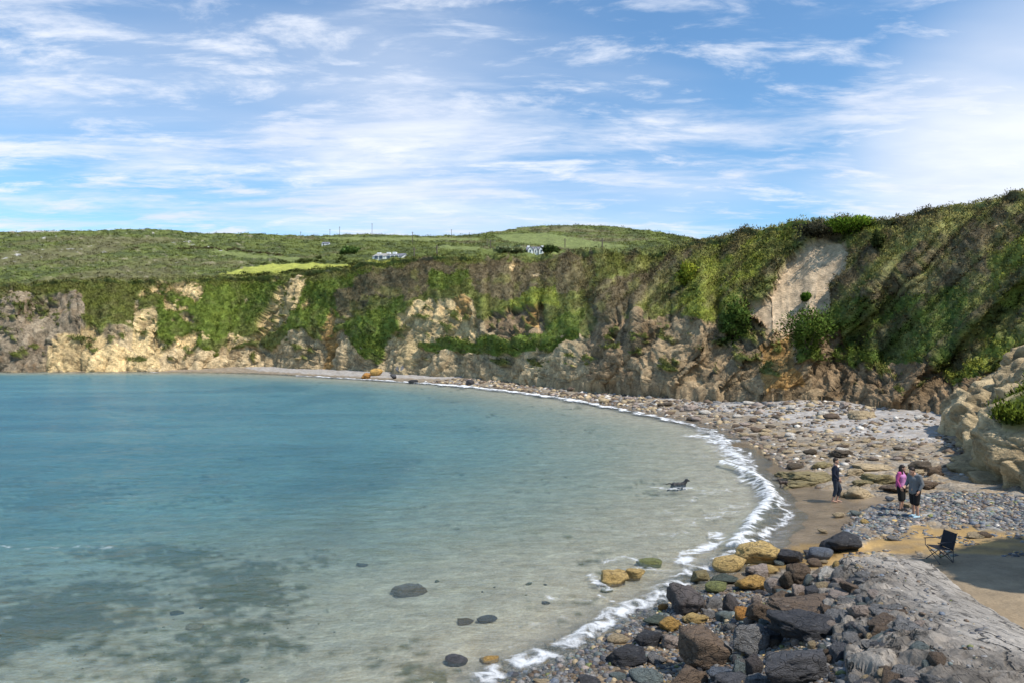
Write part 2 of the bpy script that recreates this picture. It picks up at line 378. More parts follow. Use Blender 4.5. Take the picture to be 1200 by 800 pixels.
def mat_sea():
    m, t = mat('sea_water'); g = t.n('ShaderNodeNewGeometry').outputs['Position']
    dep = t.n('ShaderNodeAttribute', attribute_name='depth').outputs['Fac']
    fe = t.n('ShaderNodeAttribute', attribute_name='foam').outputs['Fac']
    sd = t.n('ShaderNodeAttribute', attribute_name='shore').outputs['Fac']
    w1 = t.noise(t.mapping(g, (0.55, 1.5, 1), (0, 0, 0.35)), 1.05, 6, 0.62, 0.4)
    w2 = t.noise(t.mapping(g, (0.5, 1.2, 1), (0, 0, 0.15)), 0.16, 4, 0.55)
    w3 = t.noise(t.mapping(g, (0.7, 1.6, 1), (0, 0, 0.5)), 4.5, 4, 0.6)
    h = t.math('ADD', t.math('MULTIPLY', w1, 0.62), t.math('MULTIPLY_ADD', w2, 0.8, t.math('MULTIPLY', w3, 0.17)))
    bp = t.n('ShaderNodeBump'); bp.inputs['Distance'].default_value = 1.0; bp.inputs['Strength'].default_value = 1.0; t.link(h, bp.inputs['Height'])
    nrm = bp.outputs[0]
    turb = t.ramp(dep, 0.0, 5.0, 0, 5.0, False)
    al = t.math('SUBTRACT', 1.0, t.math('POWER', 2.718, t.math('MULTIPLY', turb, -0.42)))
    al = t.math('MULTIPLY_ADD', al, 0.93, 0.05)
    patch = t.noise(t.mapping(g, (0.5, 1.5, 1), (0, 0, 0.2)), 0.09, 5, 0.6, 0.5)
    deep = t.mixc(t.ramp(patch, 0.35, 0.7), (0.062, 0.225, 0.305), (0.120, 0.325, 0.380))
    shal = t.mixc(t.ramp(patch, 0.35, 0.7), (0.155, 0.210, 0.192), (0.200, 0.255, 0.228))
    wc = t.mixc(t.ramp(dep, 0.15, 1.5), shal, deep)
    scat = t.n('ShaderNodeBsdfDiffuse'); t.link(wc, scat.inputs[0]); t.link(nrm, scat.inputs['Normal'])
    trn = t.n('ShaderNodeBsdfTransparent'); t.link(t.mixc(t.ramp(dep, 0.0, 1.6, 0, 1, False), (0.94, 0.97, 0.96), (0.55, 0.85, 0.87)), trn.inputs[0])
    body = t.n('ShaderNodeMixShader'); t.link(al, body.inputs[0]); t.link(trn.outputs[0], body.inputs[1]); t.link(scat.outputs[0], body.inputs[2])
    gl = t.n('ShaderNodeBsdfGlossy'); gl.inputs['Roughness'].default_value = 0.10; t.link(nrm, gl.inputs['Normal'])
    fr = t.n('ShaderNodeFresnel'); fr.inputs['IOR'].default_value = 1.33; t.link(nrm, fr.inputs['Normal'])
    ff = t.math('MULTIPLY', t.math('MINIMUM', fr.outputs[0], 0.36), 0.9)
    surf = t.n('ShaderNodeMixShader'); t.link(ff, surf.inputs[0]); t.link(body.outputs[0], surf.inputs[1]); t.link(gl.outputs[0], surf.inputs[2])
    # foam: lacy cells whose threshold follows the foam envelope
    gg = t.n('ShaderNodeVectorMath', operation='ADD', i_0=g, i_1=t.n('ShaderNodeVectorMath', operation='SCALE', i_0=t.n('ShaderNodeTexNoise', i_Scale=1.5, i_Vector=g, i_Detail=4.0).outputs['Color'], i_Scale=0.9).outputs[0]).outputs[0]
    v1 = t.n('ShaderNodeTexVoronoi', feature='DISTANCE_TO_EDGE'); v1.inputs['Scale'].default_value = 1.6; t.link(t.mapping(gg, (0.8, 1.2, 1)), v1.inputs['Vector'])
    lace = t.math('SUBTRACT', 1.0, t.ramp(v1.outputs['Distance'], 0, 0.30, 0, 1, False))
    fn = t.noise(gg, 3.4, 7, 0.7); fl = t.noise(t.mapping(g, (.5, 1.3, 1)), 0.7, 5, 0.65, 0.5)
    pat = t.math('ADD', t.math('MULTIPLY', lace, 0.34), t.math('MULTIPLY_ADD', fn, 0.66, t.math('MULTIPLY', fl, 0.55)))
    fo = t.math('ADD', pat, t.math('MULTIPLY_ADD', fe, 1.05, -1.34))
    fo = t.ramp(fo, 0.0, 0.46, 0, 0.92)
    fo = t.math('MULTIPLY', fo, t.ramp(fe, 0.02, 0.12))
    fb = t.n('ShaderNodeBsdfDiffuse'); fb.inputs[0].default_value = (0.80, 0.81, 0.82, 1)
    b2 = t.n('ShaderNodeBump'); b2.inputs['Distance'].default_value = 0.12; t.link(fn, b2.inputs['Height']); t.link(b2.outputs[0], fb.inputs['Normal'])
    fin = t.n('ShaderNodeMixShader'); t.link(fo, fin.inputs[0]); t.link(surf.outputs[0], fin.inputs[1]); t.link(fb.outputs[0], fin.inputs[2])
    t.link(fin.outputs[0], t.n('ShaderNodeOutputMaterial').inputs[0]); return m

M_CLIFF, M_VEG, M_BEACH, M_STONE, M_PEB, M_RAMP, M_SEA = mat_cliff(), mat_veg(), mat_beach(), mat_stone(), mat_pebble(), mat_ramp(), mat_sea()

# ------------------------------------------------------------------ cliffs and the land above them
# px, toe distance, toe z, rock-top row, rock-top distance, brink row, brink distance
ST = np.array([
 (-400, 178, 0, 395, 185, 348, 198), (-100, 178, 0, 392, 185, 345, 197), (0, 179, 0, 385, 186, 340, 197), (100, 180, 0, 380, 187, 331, 198), (170, 181, 0, 388, 186, 332, 199),
 (230, 184, .3, 412, 187, 329, 199), (300, 188, .8, 405, 192, 326, 203), (350, 176, 1, 395, 180, 322, 194), (400, 163, .8, 388, 169, 317, 184),
 (450, 148, .6, 388, 153, 309, 170), (500, 137, .7, 368, 143, 305, 162), (540, 128, 1, 362, 136, 303, 156), (600, 112, 1.3, 395, 117, 306, 150),
 (640, 100, 1.5, 400, 105, 306, 144), (700, 88, 1.8, 385, 94, 306, 131), (740, 82, 1.9, 375, 89, 302, 122), (770, 77, 2, 380, 83, 297, 114),
 (800, 73, 2, 375, 80, 291, 106), (850, 69, 2, 368, 76, 279, 93), (900, 65, 2, 388, 71, 272, 86), (950, 62, 2, 385, 69, 264, 80),
 (1000, 59, 2, 402, 64, 258, 75), (1040, 55, 2, 425, 59, 263, 71), (1100, 50, 2, 430, 54, 250, 67), (1150, 46, 2, 430, 50, 240, 63),
 (1200, 43, 2, 430, 47, 227, 59), (1300, 38, 2, 430, 43, 210, 53), (1500, 31, 1.8, 430, 35, 190, 45), (1800, 24, 1.6, 430, 28, 150, 37)], float)
# skyline of the land behind: px, row, distance
SK = np.array([(-400, 276, 430), (0, 273, 450), (60, 271, 450), (110, 271, 455), (150, 269, 460), (190, 269, 470), (230, 274, 500), (300, 274, 540), (350, 277, 580),
 (430, 275, 600), (500, 277, 620), (550, 276.5, 660), (580, 272, 760), (620, 266, 830), (660, 264, 850), (720, 265.5, 830), (770, 272, 780), (812, 280, 720),
 (830, 286, 520), (860, 300, 360), (900, 320, 300), (1000, 330, 260), (1200, 320, 220), (1800, 300, 160)], float)

def gauss(a, s):
    k = np.exp(-0.5 * (np.arange(-3 * s, 3 * s + 1) / s) ** 2); k /= k.sum()
    return np.convolve(np.pad(a, 3 * s, mode='edge'), k, mode='valid')

VEG_REGIONS = [  # polygon in photo pixels, kind
 ('green', [(185, 345), (235, 350), (245, 335), (330, 332), (320, 355), (290, 385), (262, 400), (240, 412), (222, 405), (232, 392), (205, 398), (190, 415), (182, 380)]),
 ('green', [(362, 335), (440, 318), (400, 375), (385, 385), (332, 388), (340, 365)]),
 ('heather', [(395, 345), (440, 318), (500, 308), (600, 306), (580, 325), (520, 335), (480, 352), (440, 350), (400, 375)]),
 ('heather', [(560, 318), (620, 308), (700, 310), (700, 335), (690, 345), (600, 352), (555, 345)]),
 ('bright', [(600, 352), (655, 342), (660, 362), (600, 368)]),
 ('green', [(505, 320), (555, 315), (550, 335), (505, 342)]),
 ('green', [(400, 380), (470, 350), (480, 345), (462, 395), (440, 425), (425, 415), (405, 400)]),
 ('green', [(500, 400), (530, 395), (600, 398), (690, 360), (680, 395), (640, 412), (580, 416), (500, 412)]),
 ('heather', [(690, 350), (720, 330), (790, 295), (818, 296), (800, 325), (760, 350), (730, 372), (700, 380)]),
 ('bright', [(800, 348), (808, 306), (845, 300), (905, 302), (885, 345), (862, 372), (830, 375), (790, 368)]),
 ('bright', [(825, 286), (870, 277), (940, 266), (1000, 258), (1028, 262), (1025, 275), (985, 272), (930, 285), (870, 292)]),
 ('heather', [(930, 280), (985, 268), (985, 282), (950, 290)]),
 ('dark', [(845, 372), (880, 362), (882, 412), (850, 405)]),
 ('heather', [(975, 300), (1030, 290), (1040, 300), (1000, 345), (975, 355), (965, 340)]),
 ('heather', [(1005, 350), (1060, 300), (1150, 258), (1200, 240), (1300, 230), (1300, 290), (1180, 310), (1120, 350), (1060, 360)]),
 ('grass', [(1040, 265), (1100, 252), (1210, 228), (1210, 245), (1140, 262), (1060, 300), (1030, 300)]),
 ('dark', [(925, 380), (990, 350), (1060, 352), (1130, 330), (1135, 380), (1110, 425), (1060, 425), (1000, 430), (940, 425)]),
 ('bright', [(1160, 300), (1210, 270), (1400, 260), (1400, 370), (1210, 370), (1165, 355)]),
 ('bright', [(1105, 430), (1150, 395), (1210, 395), (1210, 420), (1160, 435), (1120, 455)]),
 ('green', [(940, 395), (985, 370), (1040, 375), (1020, 410), (960, 420)]),
]
ROCK_REGIONS = [
 ('cream', [(163, 338), (182, 330), (238, 332), (240, 346), (232, 358), (218, 346), (200, 342), (195, 352), (222, 362), (224, 366), (194, 366), (186, 346), (175, 350), (164, 351)]),
 ('cream', [(157, 366), (182, 362), (186, 395), (194, 405), (188, 432), (163, 432), (157, 400)]),
 ('cream', [(205, 395), (240, 386), (244, 392), (228, 408), (210, 410)]),
 ('slate', [(-100, 350), (60, 345), (95, 345), (100, 380), (60, 400), (40, 436), (-100, 436)]),
 ('cream', [(60, 400), (110, 380), (125, 400), (155, 410), (165, 436), (50, 436)]),
 ('cream', [(322, 338), (362, 324), (352, 350), (335, 378), (312, 395), (268, 412), (262, 402), (298, 388), (315, 360)]),
 ('orange', [(378, 395), (392, 360), (396, 365), (392, 430), (378, 432)]),
 ('cream', [(355, 355), (370, 352), (368, 362), (356, 363)]),
 ('cream', [(466, 412), (462, 388), (478, 362), (490, 352), (487, 375), (478, 398), (476, 425), (466, 425)]),
 ('cream', [(490, 354), (530, 350), (552, 352), (562, 365), (560, 402), (522, 394), (492, 410), (482, 432), (470, 424), (482, 390)]),
 ('orange', [(532, 350), (550, 350), (556, 372), (545, 374)]),
 ('brown', [(575, 366), (600, 360), (640, 364), (636, 386), (600, 402), (572, 390)]),
 ('orange', [(618, 362), (640, 364), (632, 382), (620, 378)]),
 ('brown', [(690, 400), (700, 372), (745, 372), (740, 436), (690, 445)]),
 ('grey', [(740, 378), (790, 372), (850, 388), (880, 400), (905, 395), (900, 455), (740, 452)]),
 ('scree', [(900, 345), (925, 303), (945, 286), (992, 278), (990, 312), (976, 345), (956, 378), (930, 392), (888, 380), (868, 362)]),
 ('grey', [(880, 372), (925, 386), (945, 376), (928, 402), (905, 425), (880, 440), (872, 400)]),
 ('orange', [(892, 400), (925, 392), (935, 420), (945, 455), (895, 458)]),
 ('brown', [(958, 392), (990, 388), (1000, 430), (998, 460), (955, 458)]),
 ('brown', [(1005, 425), (1060, 425), (1110, 425), (1110, 480), (1000, 470)]),
 ('cream', [(600, 312), (614, 314), (606, 322), (598, 320)]),
 ('cream', [(1160, 262), (1180, 255), (1182, 266), (1166, 268)]),
]
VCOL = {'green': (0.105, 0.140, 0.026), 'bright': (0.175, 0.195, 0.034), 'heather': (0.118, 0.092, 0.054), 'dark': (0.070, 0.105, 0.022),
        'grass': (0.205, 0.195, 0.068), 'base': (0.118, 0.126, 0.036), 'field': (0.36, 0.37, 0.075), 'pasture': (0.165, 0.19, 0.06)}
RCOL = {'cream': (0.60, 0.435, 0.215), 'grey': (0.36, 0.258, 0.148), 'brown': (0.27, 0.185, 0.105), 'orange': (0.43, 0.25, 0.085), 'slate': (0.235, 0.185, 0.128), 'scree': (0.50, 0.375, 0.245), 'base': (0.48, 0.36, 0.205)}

def build_land():
    cols = np.concatenate([np.arange(-400, -20, 6), np.arange(-20, 1240, 1.9), np.arange(1240, 1800, 6)])
    nc = len(cols)
    g = lambda k: gauss(np.interp(cols, ST[:, 0], ST[:, k]), 6)
    dt, zt, pr, dr, pb, db = [g(k) for k in range(1, 7)]
    ps = gauss(np.interp(cols, SK[:, 0], SK[:, 1]), 4); ds = gauss(np.interp(cols, SK[:, 0], SK[:, 2]), 4)
    # buttresses and bays in plan, ragged rock line and brink line
    q = V3(cols * 0.022, cols * 0 + 3.3, cols * 0)
    sc = dt / 130
    pr = pr + fbm(V3(cols * 0.03, cols * 0 + 8, cols * 0), 4) * 16
    pb = pb + fbm(V3(cols * 0.045, cols * 0 + 21, cols * 0), 3) * 2.2
    ps = ps + fbm(V3(cols * 0.06, cols * 0 + 33, cols * 0), 4) * 0.8
    zr = CAMZ + (HY - pr) / FP * dr; zb = CAMZ + (HY - pb) / FP * db; zs = CAMZ + (HY - ps) / FP * ds
    n1, n2, n3, n4 = 84, 110, 92, 10
    D, Z, R = [], [], []
    for u in (-1.0, -0.5): D.append(dt - 0.5); Z.append(zt + 3.0 * u); R.append(u)
    for u in np.linspace(0, 1, n1, endpoint=False): D.append(dt + (dr - dt) * u ** 1.15); Z.append(zt + (zr - zt) * u); R.append(u)
    for u in np.linspace(0, 1, n2, endpoint=False):
        # the slope rounds over towards the brink
        uz = u * (1 + 0.25 * (1 - u)); D.append(dr + (db - dr) * u); Z.append(zr + (zb - zr) * uz); R.append(1 + u)
    for u in np.linspace(0, 1, n3):
        D.append(db * (ds / db) ** (u ** 1.1)); pp = pb + (ps - pb) * u; Z.append(CAMZ + (HY - pp) / FP * D[-1]); R.append(2 + u)
    for k in range(1, n4 + 1): D.append(ds * (1 + 0.06 * k)); Z.append(zs - 0.012 * ds * k ** 1.3); R.append(3 + k)
    D, Z = np.array(D), np.array(Z); R = np.array(R)[:, None] + 0 * D
    # buttresses and spurs: they run straight down the cliff, which on the right-hand side means down to the left
    py_ = HY - (Z - CAMZ) / D * FP; w_ = np.interp(cols, [150, 350, 480, 780], [0, .45, .5, 1.0])[None] + 0 * D
    sh = (cols[None] - 1.05 * (py_ - 440) * -1.0 * w_).ravel(); zz_ = np.zeros(sh.shape)
    spur = fbm(V3(sh * .022, zz_ + 3.3, zz_), 4) * (1.3 + 1.7 * w_.ravel()) + np.interp(cols, [1000, 1150], [1, .35])[None].repeat(len(D), 0).ravel() * w_.ravel() * 4.2 * (0.5 - np.abs(perlin(V3(sh * .0105, zz_ + 1.7, zz_))) * 2.2)
    env = np.interp(R.ravel(), [-1, 0, 1, 1.6, 2.0, 2.15, 9], [.8, .8, 1, .85, .28, 0, 0])
    sp_ = -spur * env * np.clip(np.repeat((dt / 130)[None], len(D), 0).ravel(), .5, 1.3)
    sp_ = np.where((R.ravel() < .15) & (sp_ < -1.5), -1.5, sp_)
    sp_ = sp_ * (1 - .75 * inpoly((cols[None] + 0 * D).ravel(), py_.ravel(), ROCK_REGIONS[15][1]))
    D0 = D; D = D + sp_.reshape(D.shape); Z = CAMZ + (Z - CAMZ) * D / D0
    Z = np.where(R < .3, Z * 1.0, Z)
    X = (cols[None] - CX) / FP * D
    P = np.stack([X, D, Z], 2); nr = len(P)
    px0, py0 = proj(P.reshape(-1, 3))
    p = P.reshape(-1, 3); r = R.ravel()
    sc = np.clip(p[:, 1] / 110, 0.45, 1.7)
    # --- what covers each spot
    q = p * (0.35 / sc[:, None])
    wx = px0 + 7 * fbm(q + 5, 4); wy = py0 + 6 * fbm(q + 40, 4)
    fine = fbm(p * (1.1 / sc[:, None]) + 11, 4)
    rock = sstep(1.06, 0.94, r + 0.10 * fbm(q + 70, 3))
    left = (wx < 170)
    rc = np.zeros((len(p), 3)); rc[:] = RCOL['base']
    def put(arr, m, c): arr[:] = arr * (1 - m[:, None]) + np.array(c) * m[:, None]
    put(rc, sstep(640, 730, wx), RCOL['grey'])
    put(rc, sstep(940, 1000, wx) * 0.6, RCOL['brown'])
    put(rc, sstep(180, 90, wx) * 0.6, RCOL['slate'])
    vc = np.zeros((len(p), 3)); vc[:] = VCOL['base']
    her = np.zeros(len(p))
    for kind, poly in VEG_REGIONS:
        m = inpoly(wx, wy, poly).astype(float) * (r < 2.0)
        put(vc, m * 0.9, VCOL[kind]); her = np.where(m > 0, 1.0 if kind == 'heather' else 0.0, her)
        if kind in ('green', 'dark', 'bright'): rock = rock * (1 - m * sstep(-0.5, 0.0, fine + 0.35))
    for kind, poly in ROCK_REGIONS:
        m = inpoly(wx, wy, poly).astype(float)
        put(rc, m * 0.85, RCOL[kind]); rock = np.maximum(rock, m * (1 if kind == 'scree' else sstep(-0.55, -0.35, fine)))
    # tufts of green that hang on ledges of the rock, bare spots on the slope
    ledge = sstep(0.38, 0.52, fbm(p * np.array([.35, .35, .6]) / sc[:, None] + 91, 4))
    rock = rock * (1 - 0.9 * ledge * (r > 0.25) * (r < 1.0))
    bare = sstep(0.62, 0.75, fbm(p * (0.28 / sc[:, None]) + 120, 4)) * (r > 1.02) * (r < 1.97) * (wx < 700)
    rock = np.maximum(rock, bare)
    # diagonal streaks of heather and grass down the right-hand slopes
    a = math.radians(46); sx = px0 * math.cos(a) + py0 * math.sin(a); sy = -px0 * math.sin(a) + py0 * math.cos(a)
    stx = fbm(V3(sx * 0.075, sy * 0.010, 0 * sx), 5)
    m = sstep(0.0, 0.45, stx) * sstep(640, 760, px0) * (r > 1) * (r < 2.02); put(vc, m * 0.8, np.array(VCOL['heather']) * .75)
    m = sstep(-0.05, -0.5, stx) * sstep(640, 760, px0) * (r > 1) * (r < 2.02); put(vc, m * 0.7, VCOL['grass'])
    n0 = fbm(q * 1.4 + 200, 4); m = sstep(0.05, 0.5, n0) * (r < 2); put(vc, m * 0.28, VCOL['heather']); m = sstep(-0.1, -0.5, n0) * (r < 2); put(vc, m * 0.28, VCOL['bright'])
    # dark line of turf shadowless peat just under the brink
    # --- land above the cliffs
    land = r >= 2.0
    pl = V3(p[:, 0] * .012, p[:, 1] * .009, 0 * px0)
    ln = fbm(pl, 4); ln2 = fbm(V3(px0 * .045, py0 * .28, 0 * px0), 4)
    lc = np.zeros_like(vc); lc[:] = (0.125, 0.150, 0.042)
    put(lc, sstep(-0.05, 0.3, ln2) * 0.8, (0.070, 0.085, 0.030)); put(lc, sstep(0.05, 0.45, -ln2) * 0.6, (0.135, 0.155, 0.038))
    put(lc, sstep(0.05, 0.35, ln) * 0.6, (0.155, 0.130, 0.070))
    put(lc, sstep(0.45, 0.62, fbm(V3(px0 * .09, py0 * .5, 0 * px0 + 7), 3)) * 0.7 * (px0 < 330), (0.26, 0.22, 0.14))
    for kind, poly, n in (('field', [(258, 324), (285, 315), (318, 310.5), (360, 309.5), (422, 311.5), (428, 314), (395, 317.5), (345, 319.5), (300, 325)], 1.2), ('field', [(418, 310), (440, 307.5), (468, 307.5), (470, 309.5), (440, 313)], 1.0),
                       ('pasture', [(380, 278.5), (560, 280), (560, 283.5), (470, 283.5), (380, 281)], 0.5), ('pasture', [(580, 276), (640, 274), (700, 284), (740, 290), (700, 296), (640, 289), (590, 283)], 1.0),
                       ('pasture', [(640, 298), (720, 296), (790, 300), (760, 304), (650, 303)], 1.0), ('pasture', [(250, 292), (300, 300), (355, 304), (350, 307), (290, 303), (245, 296)], 0.8),
                       ('pasture', [(500, 290), (560, 290), (580, 296), (520, 294)], 0.6)):
        mm = inpoly(px0 + n * 2 * ln2, py0 + n * 0.7 * ln2, poly).astype(float); put(lc, mm * 0.9, VCOL[kind])
    put(lc, sstep(590, 640, px0) * sstep(292, 280, py0) * 0.0, VCOL['green'])
    mbr = sstep(2.10, 2.0, r); vc[land] = lc[land]; 
    rock = np.where(land, 0, rock)
    outc = sstep(0.62, 0.72, fbm(V3(px0 * .07, py0 * .35, 0 * px0 + 40), 3)) * land * (px0 < 260) * (py0 < 312); 
    rock = np.maximum(rock, outc * 0.8); put(rc, outc, (0.40, 0.38, 0.34))
    crest = land * (px0 < 70) * sstep(273.6, 272.0, py0) ; rock = np.maximum(rock, crest * 0.7); put(rc, crest, (0.42, 0.40, 0.37))
    # --- relief
    s1 = np.array([1, 1, .42])
    warp = p + 1.6 * np.stack([perlin(p * .2 + 3), perlin(p * .2 + 13), perlin(p * .2 + 23)], 1)
    dip = warp @ np.array([[.80, 0, .6], [0, 1, 0], [-.6, 0, .80]])
    d1, d2, cid = worley(dip * np.array([.50, .50, .17]) / sc[:, None])
    e1, e2, cid2 = worley(dip * np.array([1.5, 1.5, .55]) / sc[:, None])
    rdisp = -0.45 * sc + 0.72 * (1.5 * sc * fbm(warp * s1 * .11, 3) + 0.55 * sc * ridged(warp * s1 * .28 / sc[:, None], 3) + 0.9 * sc * (cid - .5) - 0.45 * sc * sstep(.10, 0, d2 - d1) + 0.30 * sc * (cid2 - .5) - 0.12 * sc * sstep(.10, 0, e2 - e1) + 0.22 * sc * fbm(p * 1.6 / sc[:, None], 3))
    vdisp = 0.5 * sc * fbm(p * .16 / sc[:, None] + 50, 3) + 0.30 * sc * np.abs(fbm(p * .75 / sc[:, None] + 60, 3)) + sc * (1.5 * fbm(V3(sx * .022, sy * .006, 0 * sx + 5), 3) + 0.5 * stx) * (r > 1) * (r < 2) * sstep(560, 760, px0)
    ldisp = (0.35 * fbm(p * .2 + 80, 3) + 1.1 * np.abs(ln2)) * (r > 2.0)
    scree = inpoly(wx, wy, ROCK_REGIONS[15][1]).astype(float)
    rdisp = rdisp * (1 - 0.88 * scree) - 0.5 * scree
    fade = np.clip((r + 1.0), 0.3, 1)
    disp = np.where(land, ldisp * sstep(2.0, 2.06, r) + vdisp * sstep(2.05, 2.0, r), rock * rdisp + (1 - rock) * (vdisp + 0.30 * sc)) * fade
    lip = 0.7 * sc * np.exp(-((r - 1.985) / 0.02) ** 2) - 0.7 * sc * np.exp(-((r - 1.935) / 0.022) ** 2)
    disp = disp + lip * (0.5 + fbm(V3(px0 * .05, 0 * px0, 0 * px0 + 9), 3))
    N = grid_normals(P).reshape(-1, 3); N *= np.where(N[:, 1] > 0.2, -1, 1)[:, None]
    N[land] = (0, 0, 1)
    far = r > 3.0; disp[far] = 0
    p2 = p + N * disp[:, None]
    # rock gets strata tints
    band = fbm(np.stack([dip[:, 0] * .12, dip[:, 1] * .12, dip[:, 2] * .9], 1), 3)
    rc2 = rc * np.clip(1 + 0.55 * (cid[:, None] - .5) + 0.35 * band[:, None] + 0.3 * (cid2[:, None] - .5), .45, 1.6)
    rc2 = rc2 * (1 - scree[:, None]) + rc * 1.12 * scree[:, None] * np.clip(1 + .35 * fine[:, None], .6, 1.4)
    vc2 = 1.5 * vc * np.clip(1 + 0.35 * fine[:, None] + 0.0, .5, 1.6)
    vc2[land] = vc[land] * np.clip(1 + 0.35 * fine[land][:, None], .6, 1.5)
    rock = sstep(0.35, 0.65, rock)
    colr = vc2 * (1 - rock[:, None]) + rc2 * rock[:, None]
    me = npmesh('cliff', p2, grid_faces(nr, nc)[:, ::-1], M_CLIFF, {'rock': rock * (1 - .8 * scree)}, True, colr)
    link('cliff', me, label='grassy sea cliffs of cream and brown rock below rolling green land', kind='structure')
    return p2.reshape(nr, nc, 3), r.reshape(nr, nc), rock.reshape(nr, nc), vc.reshape(nr, nc, 3), cols, her.reshape(nr, nc)
LAND = build_land()

def tufts(name, base, nrm, size, col, k, label, spread=0.6, up=0.5, wide=0.25):
    """many small blades and leaves as one mesh"""
    n = len(base); rep = np.repeat(np.arange(n), k); m = n * k
    s = size[rep][:, None]
    off = RNG.normal(size=(m, 3)) * spread * s; off[:, 2] = np.abs(off[:, 2]) * 0.7
    c = base[rep] + off
    d = nrm[rep] * (1 - up) + np.array([0, 0, up]) + RNG.normal(size=(m, 3)) * 0.55
    d /= np.linalg.norm(d, axis=1)[:, None]
    sd = np.cross(d, RNG.normal(size=(m, 3))); sd /= np.linalg.norm(sd, axis=1)[:, None] + 1e-9
    L = s * RNG.uniform(0.5, 1.1, (m, 1)); w = s * wide * RNG.uniform(.7, 1.4, (m, 1))
    v = np.stack([c - sd * w, c + sd * w, c + d * L], 1).reshape(-1, 3)
    cc = col[rep] * RNG.uniform(.76, 1.28, (m, 1)); cc = np.repeat(cc, 3, axis=0)
    ln = nrm[rep] + RNG.normal(size=(m, 3)) * 0.34; ln /= np.linalg.norm(ln, axis=1)[:, None]
    me = npmesh(name, v, np.arange(3 * m).reshape(-1, 3), M_VEG, None, False, cc, np.repeat(ln, 3, axis=0))
    link(name, me, label=label, kind='stuff')

def veg():
    P, R, K, C, cols, her = LAND
    N = grid_normals(P); N *= np.where(N[..., 2] < 0, -1, 1)[..., None]
    nr, nc = P.shape[:2]
    # cliff slopes
    ri = np.where((R[:, 0] > 0.2) & (R[:, 0] < 2.06))[0]; cj = np.where((cols > -40) & (cols < 1330))[0]
    n = 120000
    i = RNG.choice(ri, n); j = RNG.choice(cj, n)
    keep = K[i, j] < 0.45; i, j = i[keep], j[keep]
    b = P[i, j] + RNG.normal(size=(len(i), 3)) * 0.08; d = b[:, 1]
    size = d / FP * RNG.uniform(0.9, 2.3, len(i)) * np.interp(cols[j], [600, 900], [1, 1.35]) * np.where(her[i, j] > 0, 0.85, 1.0); size = np.clip(size, .06, .7)
    tufts('cliff_grass', b, N[i, j], size, C[i, j] * 1.7, 6, 'grass and heather covering the cliff slopes', 0.7, 0.45, 0.22)
    # bushier clumps along the brink and in the dark gullies
    n = 5000; i = RNG.choice(np.where((R[:, 0] > 1.1) & (R[:, 0] < 2.02))[0], n); j = RNG.choice(np.where((cols > 640) & (cols < 1330))[0], n)
    cl = fbm(P[i, j] * .25, 3); keep = (K[i, j] < 0.4) & (cl > 0.2) & (cols[j] < 1035); i, j = i[keep], j[keep]
    tufts('cliff_scrub', P[i, j] + N[i, j] * .15, N[i, j], P[i, j][:, 1] / FP * RNG.uniform(2, 4, len(i)), C[i, j] * RNG.uniform(1.0, 1.7, (len(i), 1)), 12, 'low scrub clumps on the near cliff slopes', 0.8, .5, .16)
    # land above
    ri = np.where((R[:, 0] > 2.03) & (R[:, 0] < 2.99))[0]; cj = np.where((cols > -20) & (cols < 840))[0]
    n = 26000; i = RNG.choice(ri, n); j = RNG.choice(cj, n)
    qx, qy = proj(P[i, j]); keep = (C[i, j].sum(1) < 0.34) & ~((np.abs(qx - 627) < 14) & (qy > 296) & (qy < 306)) & ~((np.abs(qx - 454) < 22) & (qy > 302) & (qy < 312)); i, j = i[keep], j[keep]
    b = P[i, j]; size = np.clip(b[:, 1] / FP * RNG.uniform(0.8, 2.0, len(i)), .2, 2)
    tufts('hill_scrub', b, np.tile([0, 0, 1.0], (len(i), 1)), size * .75, C[i, j] * 1.35, 6, 'scrub and hedges covering the hillside', 0.8, .6, .3)
veg()

# ------------------------------------------------------------------ beach and sea bed
def polar(a0, a1, na, r0, r1, nr_):
    a = np.radians(np.linspace(a0, a1, na)); r = r0 * (r1 / r0) ** np.linspace(0, 1, nr_)
    A, Rr = np.meshgrid(a, r); return (Rr * np.sin(A)).ravel(), (Rr * np.cos(A)).ravel()
BEACH_REG = [
 ('shingle', [(640, 446), (700, 446), (760, 452), (850, 456), (930, 460), (1000, 462), (1110, 475), (1110, 520), (1040, 515), (960, 505), (900, 490), (840, 480), (790, 470), (740, 460), (690, 458), (640, 456)]),
 ('shingle', [(280, 428), (400, 428), (480, 432), (560, 440), (520, 444), (420, 441), (300, 434)]),
 ('wetsand', [(780, 700), (860, 640), (915, 600), (895, 560), (850, 515), (880, 520), (930, 550), (960, 572), (1040, 580), (1040, 596), (1000, 615), (985, 650), (930, 660), (880, 690)]),
 ('ochre', [(1000, 645), (1020, 630), (1075, 612), (1100, 620), (1140, 612), (1150, 618), (1210, 615), (1330, 628), (1330, 650), (1120, 650), (1090, 648)]),
 ('ochre', [(880, 660), (930, 640), (1000, 636), (1010, 660), (900, 670)]),
 ('sand', [(1080, 650), (1330, 646), (1600, 700), (1900, 900), (1500, 1200), (1150, 760), (1090, 680)]),
 ('pebble', [(1010, 598), (1040, 590), (1080, 578), (1210, 578), (1270, 590), (1270, 625), (1190, 622), (1150, 622), (1130, 610), (1080, 612), (1050, 622), (1000, 635), (990, 620)]),
]
BCOL = {'shingle': (0.345, 0.322, 0.298), 'wetsand': (0.30, 0.225, 0.145), 'ochre': (0.38, 0.245, 0.095), 'sand': (0.27, 0.205, 0.13), 'pebble': (0.22, 0.22, 0.21), 'mid': (0.25, 0.21, 0.16)}
